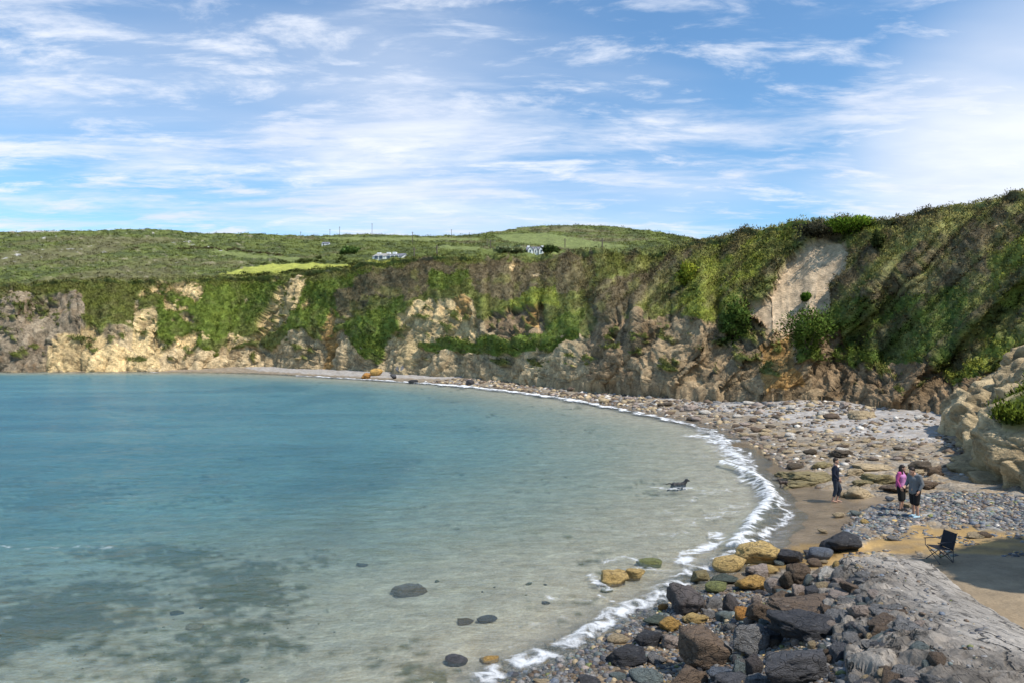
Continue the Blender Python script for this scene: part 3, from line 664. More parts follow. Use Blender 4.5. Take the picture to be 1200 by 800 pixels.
def build_beach():
    na, nr_ = 620, 380
    x, y = polar(-62, 62, na, 1.0, 320, nr_)
    z = ground_z(x, y); s = shore(x, y)
    px, py = proj(V3(x, y, z))
    nz = fbm(V3(x * .5, y * .5, 0 * x), 4); q = 10 * (8 / np.maximum(y, 8))
    wx, wy = px + q * 1.2 * nz, py + q * 0.8 * fbm(V3(x * .5, y * .5, 0 * x + 9), 4)
    c = np.zeros((len(x), 3)); c[:] = BCOL['mid']; gra = np.ones(len(x)) * 0.9
    for kind, poly in BEACH_REG:
        m = inpoly(wx, wy, poly) & (s > -1.5); c[m] = BCOL[kind]; gra[m] = {'shingle': .55, 'pebble': 1, 'mid': 1}.get(kind, 0.12)
    c = c * np.clip(1 + .30 * fbm(V3(x * .9, y * .9, 0 * x + 55), 4), .5, 1.5)[:, None]
    och = inpoly(wx, wy, BEACH_REG[3][1]) * sstep(.0, .35, fbm(V3(x * .7, y * 1.6, 0 * x + 66), 4)); c = c * (1 - .7 * och[:, None]) + np.array((0.20, 0.15, 0.09)) * .7 * och[:, None]
    # sea bed: sand with weed beds and darker stone
    sea = sstep(0.0, -1.5, s)[:, None]; c = c * (1 - sea) + np.array((0.46, 0.385, 0.285)) * sea; gra = np.where(s < -0.5, 0.35, gra)
    inl = fbm(V3(x * .22, y * .22, 0 * x + 30), 5)
    wd = np.zeros(len(x))
    for (bx, by, rx, ry) in ((60, 740, 260, 80), (270, 690, 90, 40), (40, 580, 140, 22), (260, 672, 80, 14), (470, 790, 90, 40), (170, 650, 120, 16)):
        wd = np.maximum(wd, np.exp(-(((px - bx) / rx) ** 2 + ((py - by) / ry) ** 2)))
    wd = sstep(0.30, 0.62, wd * 0.72 + 0.45 * inl + 0.30 * fbm(V3(x * .7, y * 1.3, 0 * x + 31), 5) + .34 * fbm(V3(x * 2.2, y * 3.0, 0 * x + 32), 4)) * (s < -1.0)
    c = c * (1 - 0.92 * wd[:, None]) + np.array((0.062, 0.066, 0.022)) * 0.92 * wd[:, None]
    far = sstep(-6, -14, s) * sstep(0.05, 0.4, fbm(V3(x * .05, y * .03, 0 * x + 70), 4)); c = c * (1 - 0.5 * far[:, None]) + np.array((0.07, 0.08, 0.05)) * .5 * far[:, None]
    # rubble bank below the ramp
    mb = (mound_z(x, y) > base_z(x, y)) & (y < 20) & (x > -12); c[mb] = (0.15, 0.135, 0.115); gra[mb] = 1
    nsh = (s > 0) & (y < 20) & (x < 6) & ~mb; c[nsh] = (0.24, 0.20, 0.15); gra[nsh] = 1
    wet = sstep(0.30, 0.05, z) * sstep(-1.5, 0.2, s); wet = np.maximum(wet, inpoly(wx, wy, BEACH_REG[2][1]) * sstep(.75, .1, z))
    # stone-sized lumps on the rocky band
    lump = worley(V3(x * 1.1, y * 1.1, 0 * x))[0]
    z = z + np.where((s > 1.2) & (gra > .5) & (y > 18), np.clip(.35 - lump, 0, 1) * 0.55, 0)
    f = grid_faces(nr_, na)
    link('beach', npmesh('beach', V3(x, y, z), f[:, ::-1], M_BEACH, {'wet': wet, 'gravel': gra}, True, c), label='curved beach of wet sand, shingle and stones round the bay', kind='structure')
build_beach()

# ------------------------------------------------------------------ sea
FOAM_LINES = [  # polyline in photo pixels on the water, half width in m, strength
 ([(846, 543), (868, 552), (884, 560), (898, 569), (905, 586), (893, 600), (882, 614), (872, 628), (860, 642)], 0.42, 0.84),
 ([(838, 625), (846, 633), (830, 640), (808, 648), (800, 660)], 0.45, 0.8),
 ([(812, 510), (836, 514), (850, 525), (868, 540)], 1.4, 0.72),
 ([(868, 590), (850, 602), (830, 606), (800, 612)], 1.0, 0.55),
 ([(780, 600), (825, 578), (850, 575), (870, 570)], 0.8, 0.50),
 ([(740, 630), (760, 622), (790, 626), (820, 618)], 0.5, 0.52),
 ([(690, 672), (700, 682), (712, 690)], 0.3, 0.72), ([(705, 658), (735, 652), (755, 656)], 0.35, 0.62),
 ([(752, 664), (790, 672), (800, 684), (770, 690)], 0.45, 0.62), ([(700, 696), (716, 704), (720, 706)], 0.12, 0.7),
 ([(740, 712), (780, 692), (800, 675)], 0.5, 0.62),
 ([(766, 570), (785, 571.5), (808, 571)], 0.50, 0.74), ([(796, 556), (812, 553)], 0.3, 0.60),
 ([(640, 700), (665, 706), (690, 704)], 0.2, 0.58), ([(600, 735), (640, 728), (660, 722)], 0.25, 0.55), ([(600, 756), (626, 758)], 0.15, 0.6),
 ([(40, 645), (90, 640), (125, 643)], 0.5, 0.55), ([(660, 615), (690, 620)], 0.25, 0.52), ([(0, 638), (30, 645)], 0.3, 0.5),
 ([(110, 437.5), (125, 438.0)], 1.0, 0.9), ([(35, 437.6), (60, 437.6)], 0.8, 0.7), ([(140, 445.5), (155, 445.7)], 0.6, 0.62),
]
def build_sea():
    na, nr_ = 640, 430
    x, y = polar(-100, 50, na, 6.0, 900, nr_)
    s = shore(x, y); bz = base_z(x, y)
    wob = 0.55 * fbm(V3(x * .45, y * .45, 0 * x), 3) * np.clip(y / 30, .5, 2)
    # runs a little way up the sand; foam band along the edge
    sw = -s + wob
    far = np.clip((y - 40) / 60, 0, 1)
    edge = np.exp(-((sw - 0.1) / (0.26 + 1.7 * far)) ** 2) * (0.74 + .34 * far)
    near = sstep(22, 30, y) * sstep(60, 50, y)
    lacy = sstep(6.5, 0.5, sw) * near * (0.50 + 0.20 * np.sin(sw * 2.3 + 3 * fbm(V3(x * .25, y * .25, 0 * x + 8), 3))) + sstep(1.2, 0.2, sw) * 0.42 * (1 - near)
    foam = np.maximum(edge, lacy) * (sw > -0.9)
    edge2 = 0.70 * np.exp(-((sw - 0.35) / 0.30) ** 2) * (y < 22); foam = np.maximum(foam, edge2)
    for pts, w, st in FOAM_LINES:
        gpts = [gp(*p) for p in pts]; d = pldist(x + .25 * wob, y + .4 * wob, gpts)
        foam = np.maximum(foam, st * np.exp(-(d / w) ** 2))
    foam = np.where(x < -50, np.minimum(foam, 1) * sstep(0.15, .55, fbm(V3(x * .12, y * .12, 0 * x + 3), 3) + .1 + (y < 150)), foam)
    crest = np.exp(-((sw - 0.35 - .5 * far) / (0.35 + .6 * far)) ** 2)
    c2 = np.exp(-(pldist(x, y, [gp(*p) for p in FOAM_LINES[0][0]]) / 0.4) ** 2)
    amp = np.clip(-s * 0.12, 0.0, 1)
    z = amp * (0.05 * fbm(V3(x * .35, y * .7, 0 * x), 3) + 0.045 * np.sin(sw * 0.9 + 2.5 * fbm(V3(x * .05, y * .05, 0 * x + 2), 2)))
    z = z + crest * (0.10 + 0.22 * far) * (0.7 + .6 * fbm(V3(x * .8, y * .8, 0 * x + 4), 3)) + 0.22 * c2 + 0.03 * foam * fbm(V3(x * 3, y * 3, 0 * x), 2)
    z = z + np.where(s > 0, 0.02 - 0.0 * s, 0)
    # thin film that follows the sand at the edge, then dives below it
    z = np.where(s < 0.7 + wob, np.maximum(z, bz + 0.012), -9); z = np.maximum(z, -1.0)
    keep = (s < 3.0)
    f = grid_faces(nr_, na); f = f[keep[f].any(axis=1)]
    dep = np.clip(z - bz, 0, 6)
    used = np.unique(f); mp = -np.ones(len(x), np.int64); mp[used] = np.arange(len(used))
    link('sea', npmesh('sea', V3(x, y, z)[used], mp[f][:, ::-1], M_SEA, {'depth': dep[used], 'foam': np.clip(foam, 0, 1)[used], 'shore': s[used]}), label='clear blue green sea with small waves breaking white at the edge', kind='structure')
build_sea()

# ------------------------------------------------------------------ rock outcrop at the right
def build_outcrop():
    # toe line, height and setback along the spur: x, y, crest z, setback
    K = np.array([(27.6, 44, 7, 9), (25.0, 38, 5.4, 6), (22.2, 33.2, 3.8, 3), (20.0, 30.4, 3.5, 1.7), (19.4, 28.2, 3.6, 1.9), (19.5, 26.2, 3.9, 2.6), (19.8, 24.2, 4.7, 3.6), (19.7, 21.8, 6.0, 5), (18.4, 19.5, 8.0, 6),
                  (16.6, 17.2, 10.5, 4.0), (15.0, 14.6, 12.0, 3.6), (14.4, 11.6, 11.5, 3.6), (15.0, 9.4, 5.5, 4), (17, 8.0, 4.5, 5), (20, 4.0, 4.5, 6), (24, 0, 5, 6)], float)
    L = np.concatenate([[0], np.cumsum(np.hypot(np.diff(K[:, 0]), np.diff(K[:, 1])))])
    u = np.arange(0, L[-1], 0.085); nc = len(u)
    tx, ty, hz, sb = [gauss(np.interp(u, L, K[:, k]), 9) for k in range(4)]
    dx, dy = np.gradient(tx), np.gradient(ty); l = np.hypot(dx, dy); nx, ny = -dy / l, dx / l    # inland normal
    nx = gauss(nx, 20); ny = gauss(ny, 20)
    zt = base_z(tx, ty)
    ws = np.concatenate([np.linspace(-.12, 1, 95), 1 + np.linspace(0.02, 1, 22)])
    P = []
    for w in ws:
        if w <= 1:
            q = max(w, 0); off = sb * (0.10 * q + 0.55 * q ** 2.2); z = zt + (hz - zt) * (w if w > 0 else w * 3)
        else:
            q = w - 1; off = sb * 0.65 + q * 10.0; z = hz + q * 7.5 + 0 * u
        P.append(np.stack([tx + nx * off, ty + ny * off, z], 1))
    P = np.array(P); nr_ = len(P); p = P.reshape(-1, 3); W = np.repeat(ws, nc)
    warp = p + .5 * np.stack([perlin(p * .5 + 3), perlin(p * .5 + 13), perlin(p * .5 + 23)], 1)
    ca, sa = math.cos(-0.65), math.sin(-0.65)
    # beds dip down to the left
    dip = np.stack([warp[:, 0] * .5 + warp[:, 1] * .5, warp[:, 0] * .6 * ca + warp[:, 1] * -.6 + warp[:, 2] * sa, warp[:, 2] * ca - (warp[:, 0] - warp[:, 1]) * .6 * sa], 1)
    d1, d2, c1 = worley(dip * np.array([.30, .30, .55])); e1, e2, c2 = worley(dip * np.array([1.1, 1.1, 1.6]) + 5)
    disp = 0.7 * fbm(p * .25, 3) + 0.28 * (c1 - .5) - 0.10 * sstep(.10, 0, d2 - d1) + 0.10 * (c2 - .5) - 0.05 * sstep(.10, 0, e2 - e1) + 0.12 * ridged(warp * .7, 3) + 0.07 * fbm(p * 3, 3)
    bed = (warp[:, 2] * .75 - (warp[:, 0] - 18) * .62 + .25 * (warp[:, 1] - 28)) * .62 + .35 * fbm(p * .4 + 8, 3); fr_ = bed - np.floor(bed)
    disp += 0.85 * (fr_ - .5) * sstep(1.0, .93, fr_) * (.5 + _perm[np.floor(bed).astype(int) & 255] / 255)
    disp += -0.6 * np.exp(-((W - 0.06) / .09) ** 2) * (.3 + fbm(V3(p[:, 0] * .5, p[:, 1] * .5, 0 * W), 2))
    N = grid_normals(P).reshape(-1, 3)
    N *= np.where((N[:, 0] * np.tile(nx, nr_) + N[:, 1] * np.tile(ny, nr_)) > 0, -1, 1)[:, None]; N[:, 2] = np.abs(N[:, 2])
    grass = sstep(0.96, 1.02, W + .1 * fbm(p * .5, 3)); grass = np.maximum(grass, sstep(.15, .35, fbm(p * .35 + 44, 3)) * sstep(.72, .9, W) * (p[:, 0] < 22))
    p2 = p + N * (disp * (1 - .7 * grass) + .12 * grass)[:, None]
    rc = np.array((0.50, 0.385, 0.225)) * np.clip(1 + .5 * (c1 - .5) + .35 * (c2 - .5) + .3 * fbm(dip * np.array([.2, .2, 2.2]), 3), .5, 1.5)[:, None]
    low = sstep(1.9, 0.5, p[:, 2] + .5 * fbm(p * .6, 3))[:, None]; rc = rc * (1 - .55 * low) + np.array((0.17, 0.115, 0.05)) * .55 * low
    gc = np.array((0.10, 0.135, 0.025)) * np.clip(1 + .5 * fbm(p * 1.5, 3), .5, 1.6)[:, None]
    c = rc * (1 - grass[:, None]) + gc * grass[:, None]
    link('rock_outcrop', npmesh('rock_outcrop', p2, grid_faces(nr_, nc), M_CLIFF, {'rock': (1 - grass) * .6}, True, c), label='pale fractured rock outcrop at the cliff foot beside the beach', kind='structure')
    g = np.where((grass > .6) & (W < 1.9))[0]; k = RNG.choice(g, 9000)
    tufts('outcrop_grass', p2[k], np.tile([0, 0, 1.], (len(k), 1)), RNG.uniform(.10, .26, len(k)), np.tile([(0.11, 0.15, 0.022)], (len(k), 1)) * RNG.uniform(.6, 1.4, (len(k), 1)), 7, 'grass growing on top of the rock outcrop', .7, .6, .14)
build_outcrop()

# ------------------------------------------------------------------ stones
def stone_mesh(seed, sub=3, sharp=14, npl=13, rough=0.10, flat=1.0):
    rg = np.random.default_rng(seed)
    bm = bmesh.new(); bmesh.ops.create_icosphere(bm, subdivisions=sub, radius=1.0)
    v = np.array([x.co[:] for x in bm.verts]); f = np.array([[q.index for q in x.verts] for x in bm.faces]); bm.free()
    n = rg.normal(size=(npl, 3)); n /= np.linalg.norm(n, axis=1)[:, None]; dd = rg.uniform(.62, 1.0, npl)
    n = np.vstack([n, np.array([[0, 0, 1], [0, 0, -1], [1, 0, 0], [-1, 0, 0], [0, 1, 0], [0, -1, 0]]) + rg.normal(size=(6, 3)) * .22]); dd = np.concatenate([dd, np.full(6, .95)])
    q = np.maximum(v @ n.T / dd, 1e-6); r = (q ** sharp).sum(1) ** (-1.0 / sharp)
    w = v * r[:, None]
    o = rg.uniform(0, 50, 3)
    if sub >= 3:
        d1, d2, ci = worley(w * 1.9 + o); w = w * (1 + rough * 1.3 * (ci - .5) - rough * .8 * sstep(.10, 0, d2 - d1))[:, None]
    w = w * (1 + rough * fbm(w * 1.7 + o, 4) + (.5 * rough * ridged(w * 4 + o, 3) if sub >= 4 else 0))[:, None]
    lo, hi = w.min(0), w.max(0); w = (w - (lo + hi) / 2) / (hi - lo) * 2       # unit half-extents
    return npmesh('stone', w, f, M_STONE)
PAL = {'yellow': (0.48, 0.33, 0.125), 'ochre': (0.42, 0.25, 0.07), 'tan': (0.42, 0.32, 0.19), 'black': (0.040, 0.039, 0.042), 'dgrey': (0.085, 0.083, 0.088), 'brown': (0.145, 0.100, 0.066),
       'grey': (0.20, 0.19, 0.18), 'teal': (0.145, 0.170, 0.160), 'green': (0.165, 0.175, 0.060), 'pink': (0.34, 0.27, 0.225), 'orange': (0.42, 0.20, 0.05), 'white': (0.58, 0.53, 0.46),
       'blue': (0.125, 0.142, 0.170), 'moss': (0.25, 0.20, 0.095), 'wetbrown': (0.10, 0.075, 0.05), 'purple': (0.098, 0.083, 0.078), 'dgreen': (0.07, 0.085, 0.065)}
_bank = {}
def bank(kind, i):
    k = (kind, i)
    if k not in _bank:
        sp = {'big': (4, 22, 12, .10), 'angular': (4, 34, 9, .09), 'round': (3, 8, 16, .06), 'small': (2, 18, 10, .10), 'slab': (4, 26, 10, .13)}[kind]
        _bank[k] = stone_mesh(hash((kind, i)) % 99991 if False else {'big': 100, 'angular': 300, 'round': 500, 'small': 700, 'slab': 900}[kind] + i, *sp)
    return _bank[k]
def place_stone(cx, cy, w, h, colour, kind, i, label, cat='boulder', group=None, name='boulder', tilt=0.0, flatz=None, sink=0.0):
    """cx, cy, w, h: the stone's box in photo pixels; its distance is where its foot meets the ground"""
    x, d, gz = hit(cx, cy + h * 0.42, True)
    W = w * d / FP; D = W * 0.78; a = math.atan2(CAMZ - gz, d)
    dc = d + D * 0.36; W = w * dc / FP
    Hh = flatz if flatz else max((h * dc / FP - D * math.sin(a) * 0.75) / math.cos(a), (0.42 if kind != 'slab' else 0.2) * W)
    z = CAMZ - (cy - HY) / FP * dc
    bot = ground_z(np.array([(cx - CX) / FP * dc]), np.array([dc]))[0]
    top = z + Hh / 2; bt = min(z - Hh / 2, bot - 0.12 * Hh)         # reach down into what it lies on
    hz = (top - bt) / 2
    o = link(name, bank(kind, i), None, label, cat, group)
    o.location = ((cx - CX) / FP * dc, dc, bt + hz - sink); o.scale = (W / 2, D / 2, hz)
    o.rotation_euler = (0, tilt, random.choice((0, math.pi)) + random.uniform(-.18, .18))
    c = PAL[colour]; k = random.uniform(.88, 1.14); o.color = (c[0] * k, c[1] * k, c[2] * k, 1)
    return o

BOULDERS = [  # cx, cy, w, h, colour, kind, label
 (890, 648, 58, 32, 'yellow', 'big', 'largest yellow boulder on top of the pile, long and sloping'),
 (855, 659, 42, 27, 'yellow', 'round', 'rounded yellow boulder resting on a dark green slab'),
 (903, 667, 16, 12, 'yellow', 'round', 'little yellow stone tucked under the largest yellow boulder'),
 (888, 668, 27, 19, 'pink', 'angular', 'pinkish grey angular stone under the largest yellow boulder'),
 (821, 676, 22, 20, 'moss', 'angular', 'yellow green stained rock at the seaward corner of the pile'),
 (847, 678, 38, 16, 'dgreen', 'slab', 'dark green flat slab under the rounded yellow boulder'),
 (840, 688, 29, 18, 'green', 'round', 'mossy green stone in front of the dark green slab'),
 (880, 683, 36, 24, 'ochre', 'angular', 'ochre wedge with a dark shaded side below the pinkish stone'),
 (905, 684, 18, 18, 'pink', 'round', 'pale egg shaped stone with a mossy foot'),
 (806, 702, 46, 46, 'purple', 'angular', 'tall dark pointed boulder leaning at the edge of the foam'),
 (837, 706, 22, 17, 'grey', 'angular', 'squarish grey stone behind the tall dark pointed boulder'),
 (856, 704, 19, 21, 'purple', 'angular', 'dark purple upright stone beside the squarish grey one'),
 (872, 716, 23, 16, 'orange', 'round', 'bright orange rounded stone in the middle of the pile'),
 (814, 724, 29, 16, 'yellow', 'big', 'yellow veined rock at the foot of the tall pointed boulder'),
 (892, 716, 32, 27, 'brown', 'angular', 'rusty brown blocky boulder beside the bright orange stone'),
 (777, 711, 12, 10, 'orange', 'small', 'small rust orange stone lying in the foam'),
 (831, 717, 18, 13, 'grey', 'angular', 'speckled grey rock between the yellow veined rock and the squarish stone'),
 (848, 719, 20, 11, 'teal', 'round', 'flat teal stone in the pile'),
 (827, 758, 60, 50, 'brown', 'big', 'huge brown boulder with a tan underside'),
 (879, 746, 46, 40, 'grey', 'big', 'large grey boulder with facets next to the huge brown one'),
 (930, 777, 78, 56, 'dgrey', 'big', 'biggest slate grey boulder with fine white veins'),
 (884, 779, 21, 27, 'purple', 'angular', 'dark upright block against the biggest slate grey boulder'),
 (846, 785, 33, 17, 'blue', 'slab', 'blue grey slab lying below the huge brown boulder'),
 (868, 781, 21, 19, 'teal', 'angular', 'pale green block between the blue grey slab and dark upright block'),
 (808, 793, 58, 24, 'brown', 'big', 'rusty jagged boulder below the huge brown one'),
 (857, 799, 40, 16, 'dgrey', 'big', 'low grey rock below the blue grey slab'),
 (890, 800, 36, 14, 'grey', 'big', 'low speckled rock below the dark upright block'),
 (785, 731, 27, 23, 'ochre', 'big', 'ochre brown craggy rock between the green grey and black stones'),
 (788, 751, 25, 23, 'pink', 'big', 'pinkish brown rock leaning against the huge brown boulder'),
 (950, 711, 92, 28, 'brown', 'slab', 'long striped brown slab lying above the long black one'),
 (946, 732, 84, 37, 'black', 'slab', 'long black slab lying against the ramp rubble'),
 (734, 768, 48, 30, 'black', 'angular', 'black square block on the gravel near the foam'),
 (760, 746, 36, 26, 'black', 'angular', 'dark wedge behind the black square block'),
 (767, 727, 29, 17, 'dgreen', 'round', 'green grey rock at the edge of the foam'),
 (723, 749, 27, 12, 'tan', 'small', 'tan yellow lumpy stone at the edge of the gravel'),
 (757, 792, 40, 20, 'teal', 'round', 'teal boulder crossed by white veins'),
 (724, 792, 20, 11, 'teal', 'round', 'small teal stone next to the white veined boulder'),
 (691, 796, 28, 14, 'dgrey', 'angular', 'dark pointed stone on the wet gravel'),
 (640, 799, 32, 10, 'tan', 'slab', 'tan flat stone at the edge of the wet gravel'),
 (987, 636, 46, 28, 'black', 'big', 'black mound shaped boulder at the end of the ramp'),
 (927, 652, 36, 24, 'black', 'big', 'black boulder beside the largest yellow one'),
 (962, 648, 29, 19, 'blue', 'round', 'smooth blue grey stone with a pale top'),
 (967, 671, 21, 18, 'white', 'angular', 'white and pink blotched stone near the ramp end'),
 (982, 671, 17, 17, 'grey', 'round', 'round grey stone touching the white blotched one'),
 (963, 686, 15, 13, 'tan', 'small', 'cream yellow round stone below the white blotched one'),
 (936, 691, 20, 19, 'pink', 'angular', 'pale pink angular stone above the striped slab'),
 (952, 692, 21, 15, 'dgrey', 'angular', 'dark angular stone beside the pale pink one'),
 (948, 677, 14, 12, 'teal', 'small', 'pale green pebble shaped stone near the white blotched one'),
 (936, 669, 27, 25, 'brown', 'big', 'rough brown boulder in the middle of the dark stones'),
 (954, 659, 17, 13, 'brown', 'small', 'speckled brown stone under the blue grey one'),
 (979, 660, 9, 10, 'yellow', 'small', 'tiny bright yellow stone near the black mound boulder'),
 (966, 658, 9, 7, 'tan', 'small', 'tiny cream stone near the black mound boulder'),
 (922, 678, 17, 21, 'wetbrown', 'angular', 'dark brown block beside the pale egg shaped stone'),
 (918, 697, 31, 17, 'brown', 'slab', 'brown flat rock between the orange stone and the striped slab'),
 (905, 742, 26, 20, 'dgrey', 'angular', 'grey angular stone under the end of the long black slab'),
 (770, 772, 22, 16, 'grey', 'small', 'grey stone between black block and huge brown boulder'),
 # in the water
 (719, 677, 36, 25, 'yellow', 'angular', 'yellow orange boulder standing in the shallow water'),
 (744, 673, 24, 20, 'yellow', 'angular', 'smaller yellow block touching the boulder in the shallow water'),
 (761, 660, 30, 12, 'green', 'round', 'green weedy rock awash behind the yellow boulder'),
 (711, 691, 15, 7, 'green', 'small', 'low greenish rock at the foot of the yellow boulder'),
 (480, 691, 44, 17, 'brown', 'slab', 'reddish brown rock just under the clear water'),
 (571, 725, 24, 12, 'dgrey', 'round', 'dark rock breaking the surface of the shallows'),
 (546, 729, 20, 7, 'brown', 'small', 'low drowned rock beside the dark one in the shallows'),
 (535, 773, 28, 19, 'dgrey', 'round', 'dark round boulder half under the shallow water'),
 (573, 773, 24, 12, 'ochre', 'small', 'brown and yellow stone near the half drowned round boulder'),
 (228, 734, 20, 8, 'tan', 'small', 'pale tan stone among the drowned weed beds'),
 (424, 662, 14, 5, 'dgrey', 'small', 'tiny dark rock alone under the shallow water'),
 # sand near the people
 (1008, 578, 38, 14, 'tan', 'big', 'cream boulder on the wet sand below the rock ledges'),
 (1068, 592, 22, 9, 'tan', 'slab', 'flat tan rock beside the feet of the couple'),
 (1043, 584, 10, 7, 'blue', 'small', 'blue grey stone near the cream boulder'),
 (987, 579, 8, 8, 'tan', 'small', 'little cream stone between the walking man and cream boulder'),
 (983, 603, 14, 8, 'tan', 'small', 'tan stone alone on the wet sand'),
 (1002, 601, 12, 9, 'teal', 'small', 'green stone alone on the wet sand'),
 (1013, 611, 10, 8, 'yellow', 'small', 'yellow stone at the edge of the pebble bank'),
 (964, 622, 11, 7, 'tan', 'small', 'cream stone on the wet sand above the black mound boulder'),
 (1010, 621, 12, 5, 'dgrey', 'small', 'flat dark stone at the edge of the ochre sand'),
 (1143, 627, 24, 9, 'tan', 'slab', 'pale flat rock on the ochre sand'),
 (1153, 626, 14, 9, 'brown', 'small', 'brown lump at the end of the pale flat rock'),
 (1047, 630, 16, 8, 'grey', 'small', 'grey rock on the ochre sand patch'),
 (1124, 588, 11, 9, 'white', 'small', 'white stone on the pebbles under the outcrop'),
 # ledges
 (948, 558, 64, 18, 'moss', 'slab', 'long mossy ledge with a dark undercut'),
 (938, 568, 50, 8, 'moss', 'slab', 'low mossy slab in front of the long ledge'),
 (987, 531, 28, 12, 'wetbrown', 'slab', 'dark overhanging rock on the stony beach'),
 (949, 530, 15, 10, 'wetbrown', 'small', 'dark lump seaward of the dark overhanging rock'),
 (931, 546, 21, 8, 'wetbrown', 'small', 'dark low rock on the sand beside the mossy ledge'),
 (962, 545, 27, 10, 'moss', 'slab', 'small mossy slab above the long ledge'),
 (1001, 553, 24, 11, 'tan', 'slab', 'tan ledge block behind the walking man'),
 (1033, 560, 44, 18, 'moss', 'slab', 'brownish ledge behind the couple'),
 (1050, 572, 32, 14, 'brown', 'slab', 'brown ledge rock near the woman in pink'),
 (1022, 548, 44, 9, 'tan', 'slab', 'thin tan ledge above the brownish one'),
 (1012, 566, 24, 10, 'moss', 'slab', 'mossy block between the cream boulder and the ledges'),
 (915, 556, 16, 6, 'moss', 'slab', 'mossy seaward tip of the ledges'),
 (1068, 553, 26, 12, 'tan', 'slab', 'tan block at the back of the ledges'),
 (1086, 568, 24, 14, 'brown', 'big', 'brown boulder at the foot of the outcrop beside the couple'),
 (1078, 546, 26, 16, 'wetbrown', 'angular', 'dark leaning block against the outcrop'),
 (1094, 552, 20, 16, 'brown', 'angular', 'brown block wedged under the outcrop'),
 # far beach
 (476, 432, 26, 14, 'grey', 'big', 'grey brown boulder at the foot of the cream cliff'),
 (441, 436, 15, 10, 'ochre', 'round', 'ochre boulder at the foot of the cliff'),
 (429, 440, 11, 8, 'orange', 'big', 'rusty boulder beside the ochre one at the cliff foot'),
 (461, 441, 7, 7, 'dgrey', 'small', 'dark upright stone on the far shingle'),
 (484, 447, 12, 6, 'black', 'round', 'black rock washed by foam on the far shore'),
 (551, 448, 10, 8, 'black', 'round', 'black round rock standing on the far beach'),
 (713, 456, 14, 7, 'white', 'round', 'white boulder at the back of the beach under dark cliff'),
 (694, 452, 12, 9, 'brown', 'angular', 'brown pointed rock at the back of the beach'),
 (671, 456, 14, 6, 'brown', 'small', 'brown low rock on the far beach'),
 (826, 483, 14, 7, 'white', 'small', 'white block on the stony middle beach'),
 (808, 478, 22, 9, 'pink', 'big', 'pink cream rock beside the white block'),
 (877, 472, 14, 5, 'white', 'small', 'white flat stone on the upper shingle'),
 (928, 477, 9, 7, 'white', 'small', 'white round stone on the grey shingle'),
 (965, 484, 16, 8, 'white', 'small', 'white stone at the seaward end of the rubble heap'),
 (990, 475, 12, 10, 'pink', 'angular', 'pink upright rock on the rubble heap'),
 (1010, 487, 30, 10, 'tan', 'big', 'tan weedy rock in the rubble heap'),
 (975, 488, 20, 8, 'brown', 'small', 'brown rock at the front of the rubble heap'),
 (1077, 489, 10, 7, 'white', 'small', 'white stone on dark shingle beside the outcrop'),
 (1068, 476, 18, 6, 'brown', 'slab', 'brown slab fallen at the cliff foot'),
 (992, 467, 5, 8, 'wetbrown', 'small', 'thin dark post shaped rock on the shingle'),
]
for n, (cx, cy, w, h, colr, kind, lab) in enumerate(BOULDERS):
    place_stone(cx, cy, w, h, colr, kind, n if kind in ('big', 'angular', 'slab') else n % 14, lab, name='boulder' if w > 16 else 'stone', cat='boulder' if w > 16 else 'stone')

PILE = [(690, 798), (705, 770), (770, 728), (800, 716), (830, 690), (900, 662), (950, 645), (985, 652), (1000, 690), (1030, 720), (1040, 798)]
def scatter(poly, n, wr, cols, group_of, names, hr=(.5, .85)):
    xs = [p[0] for p in poly]; ys = [p[1] for p in poly]; k = 0
    while k < n:
        x, y = random.uniform(min(xs), max(xs)), random.uniform(min(ys), max(ys))
        if not inpoly(np.array([x]), np.array([y]), poly)[0]: continue
        c = random.choice(cols); w = random.uniform(*wr)
        place_stone(x, y, w, w * random.uniform(*hr), c, 'small', random.randrange(14), names[c], 'stone', group_of[c], 'stone', sink=w * .0022); k += 1
fill = ['grey', 'brown', 'teal', 'dgrey', 'tan', 'brown', 'grey', 'pink']
nm = {'grey': 'small plain grey stone in the gaps between the pile boulders', 'brown': 'small brown stone in the gaps between the pile boulders', 'teal': 'small teal stone in the gaps between the pile boulders',
      'dgrey': 'small dark grey stone in the gaps between the pile boulders', 'tan': 'small tan stone in the gaps between the pile boulders', 'pink': 'small pinkish stone in the gaps between the pile boulders'}
scatter(PILE, 120, (8, 15), fill, {k: {'grey': 'plain grey', 'dgrey': 'dark grey'}.get(k, v.split()[1]) + ' gap stones in the boulder pile' for k, v in nm.items()}, nm)
MID = [(640, 462), (700, 458), (760, 466), (830, 480), (900, 494), (960, 510), (1060, 515), (1095, 530), (1060, 545), (960, 538), (900, 528), (850, 500), (760, 482), (690, 470)]
nm2 = {'tan': 'tan stone on the stony band of the middle beach', 'white': 'whitish stone on the stony band of the middle beach', 'brown': 'brown stone on the stony band of the middle beach', 'wetbrown': 'dark stone on the stony band of the middle beach', 'pink': 'pinkish stone on the stony band of the middle beach'}
scatter(MID, 110, (6, 14), ['tan', 'tan', 'white', 'brown', 'brown', 'wetbrown', 'pink'], {k: v.split()[0] + ' stones of the middle beach' for k, v in nm2.items()}, nm2, (.35, .6))

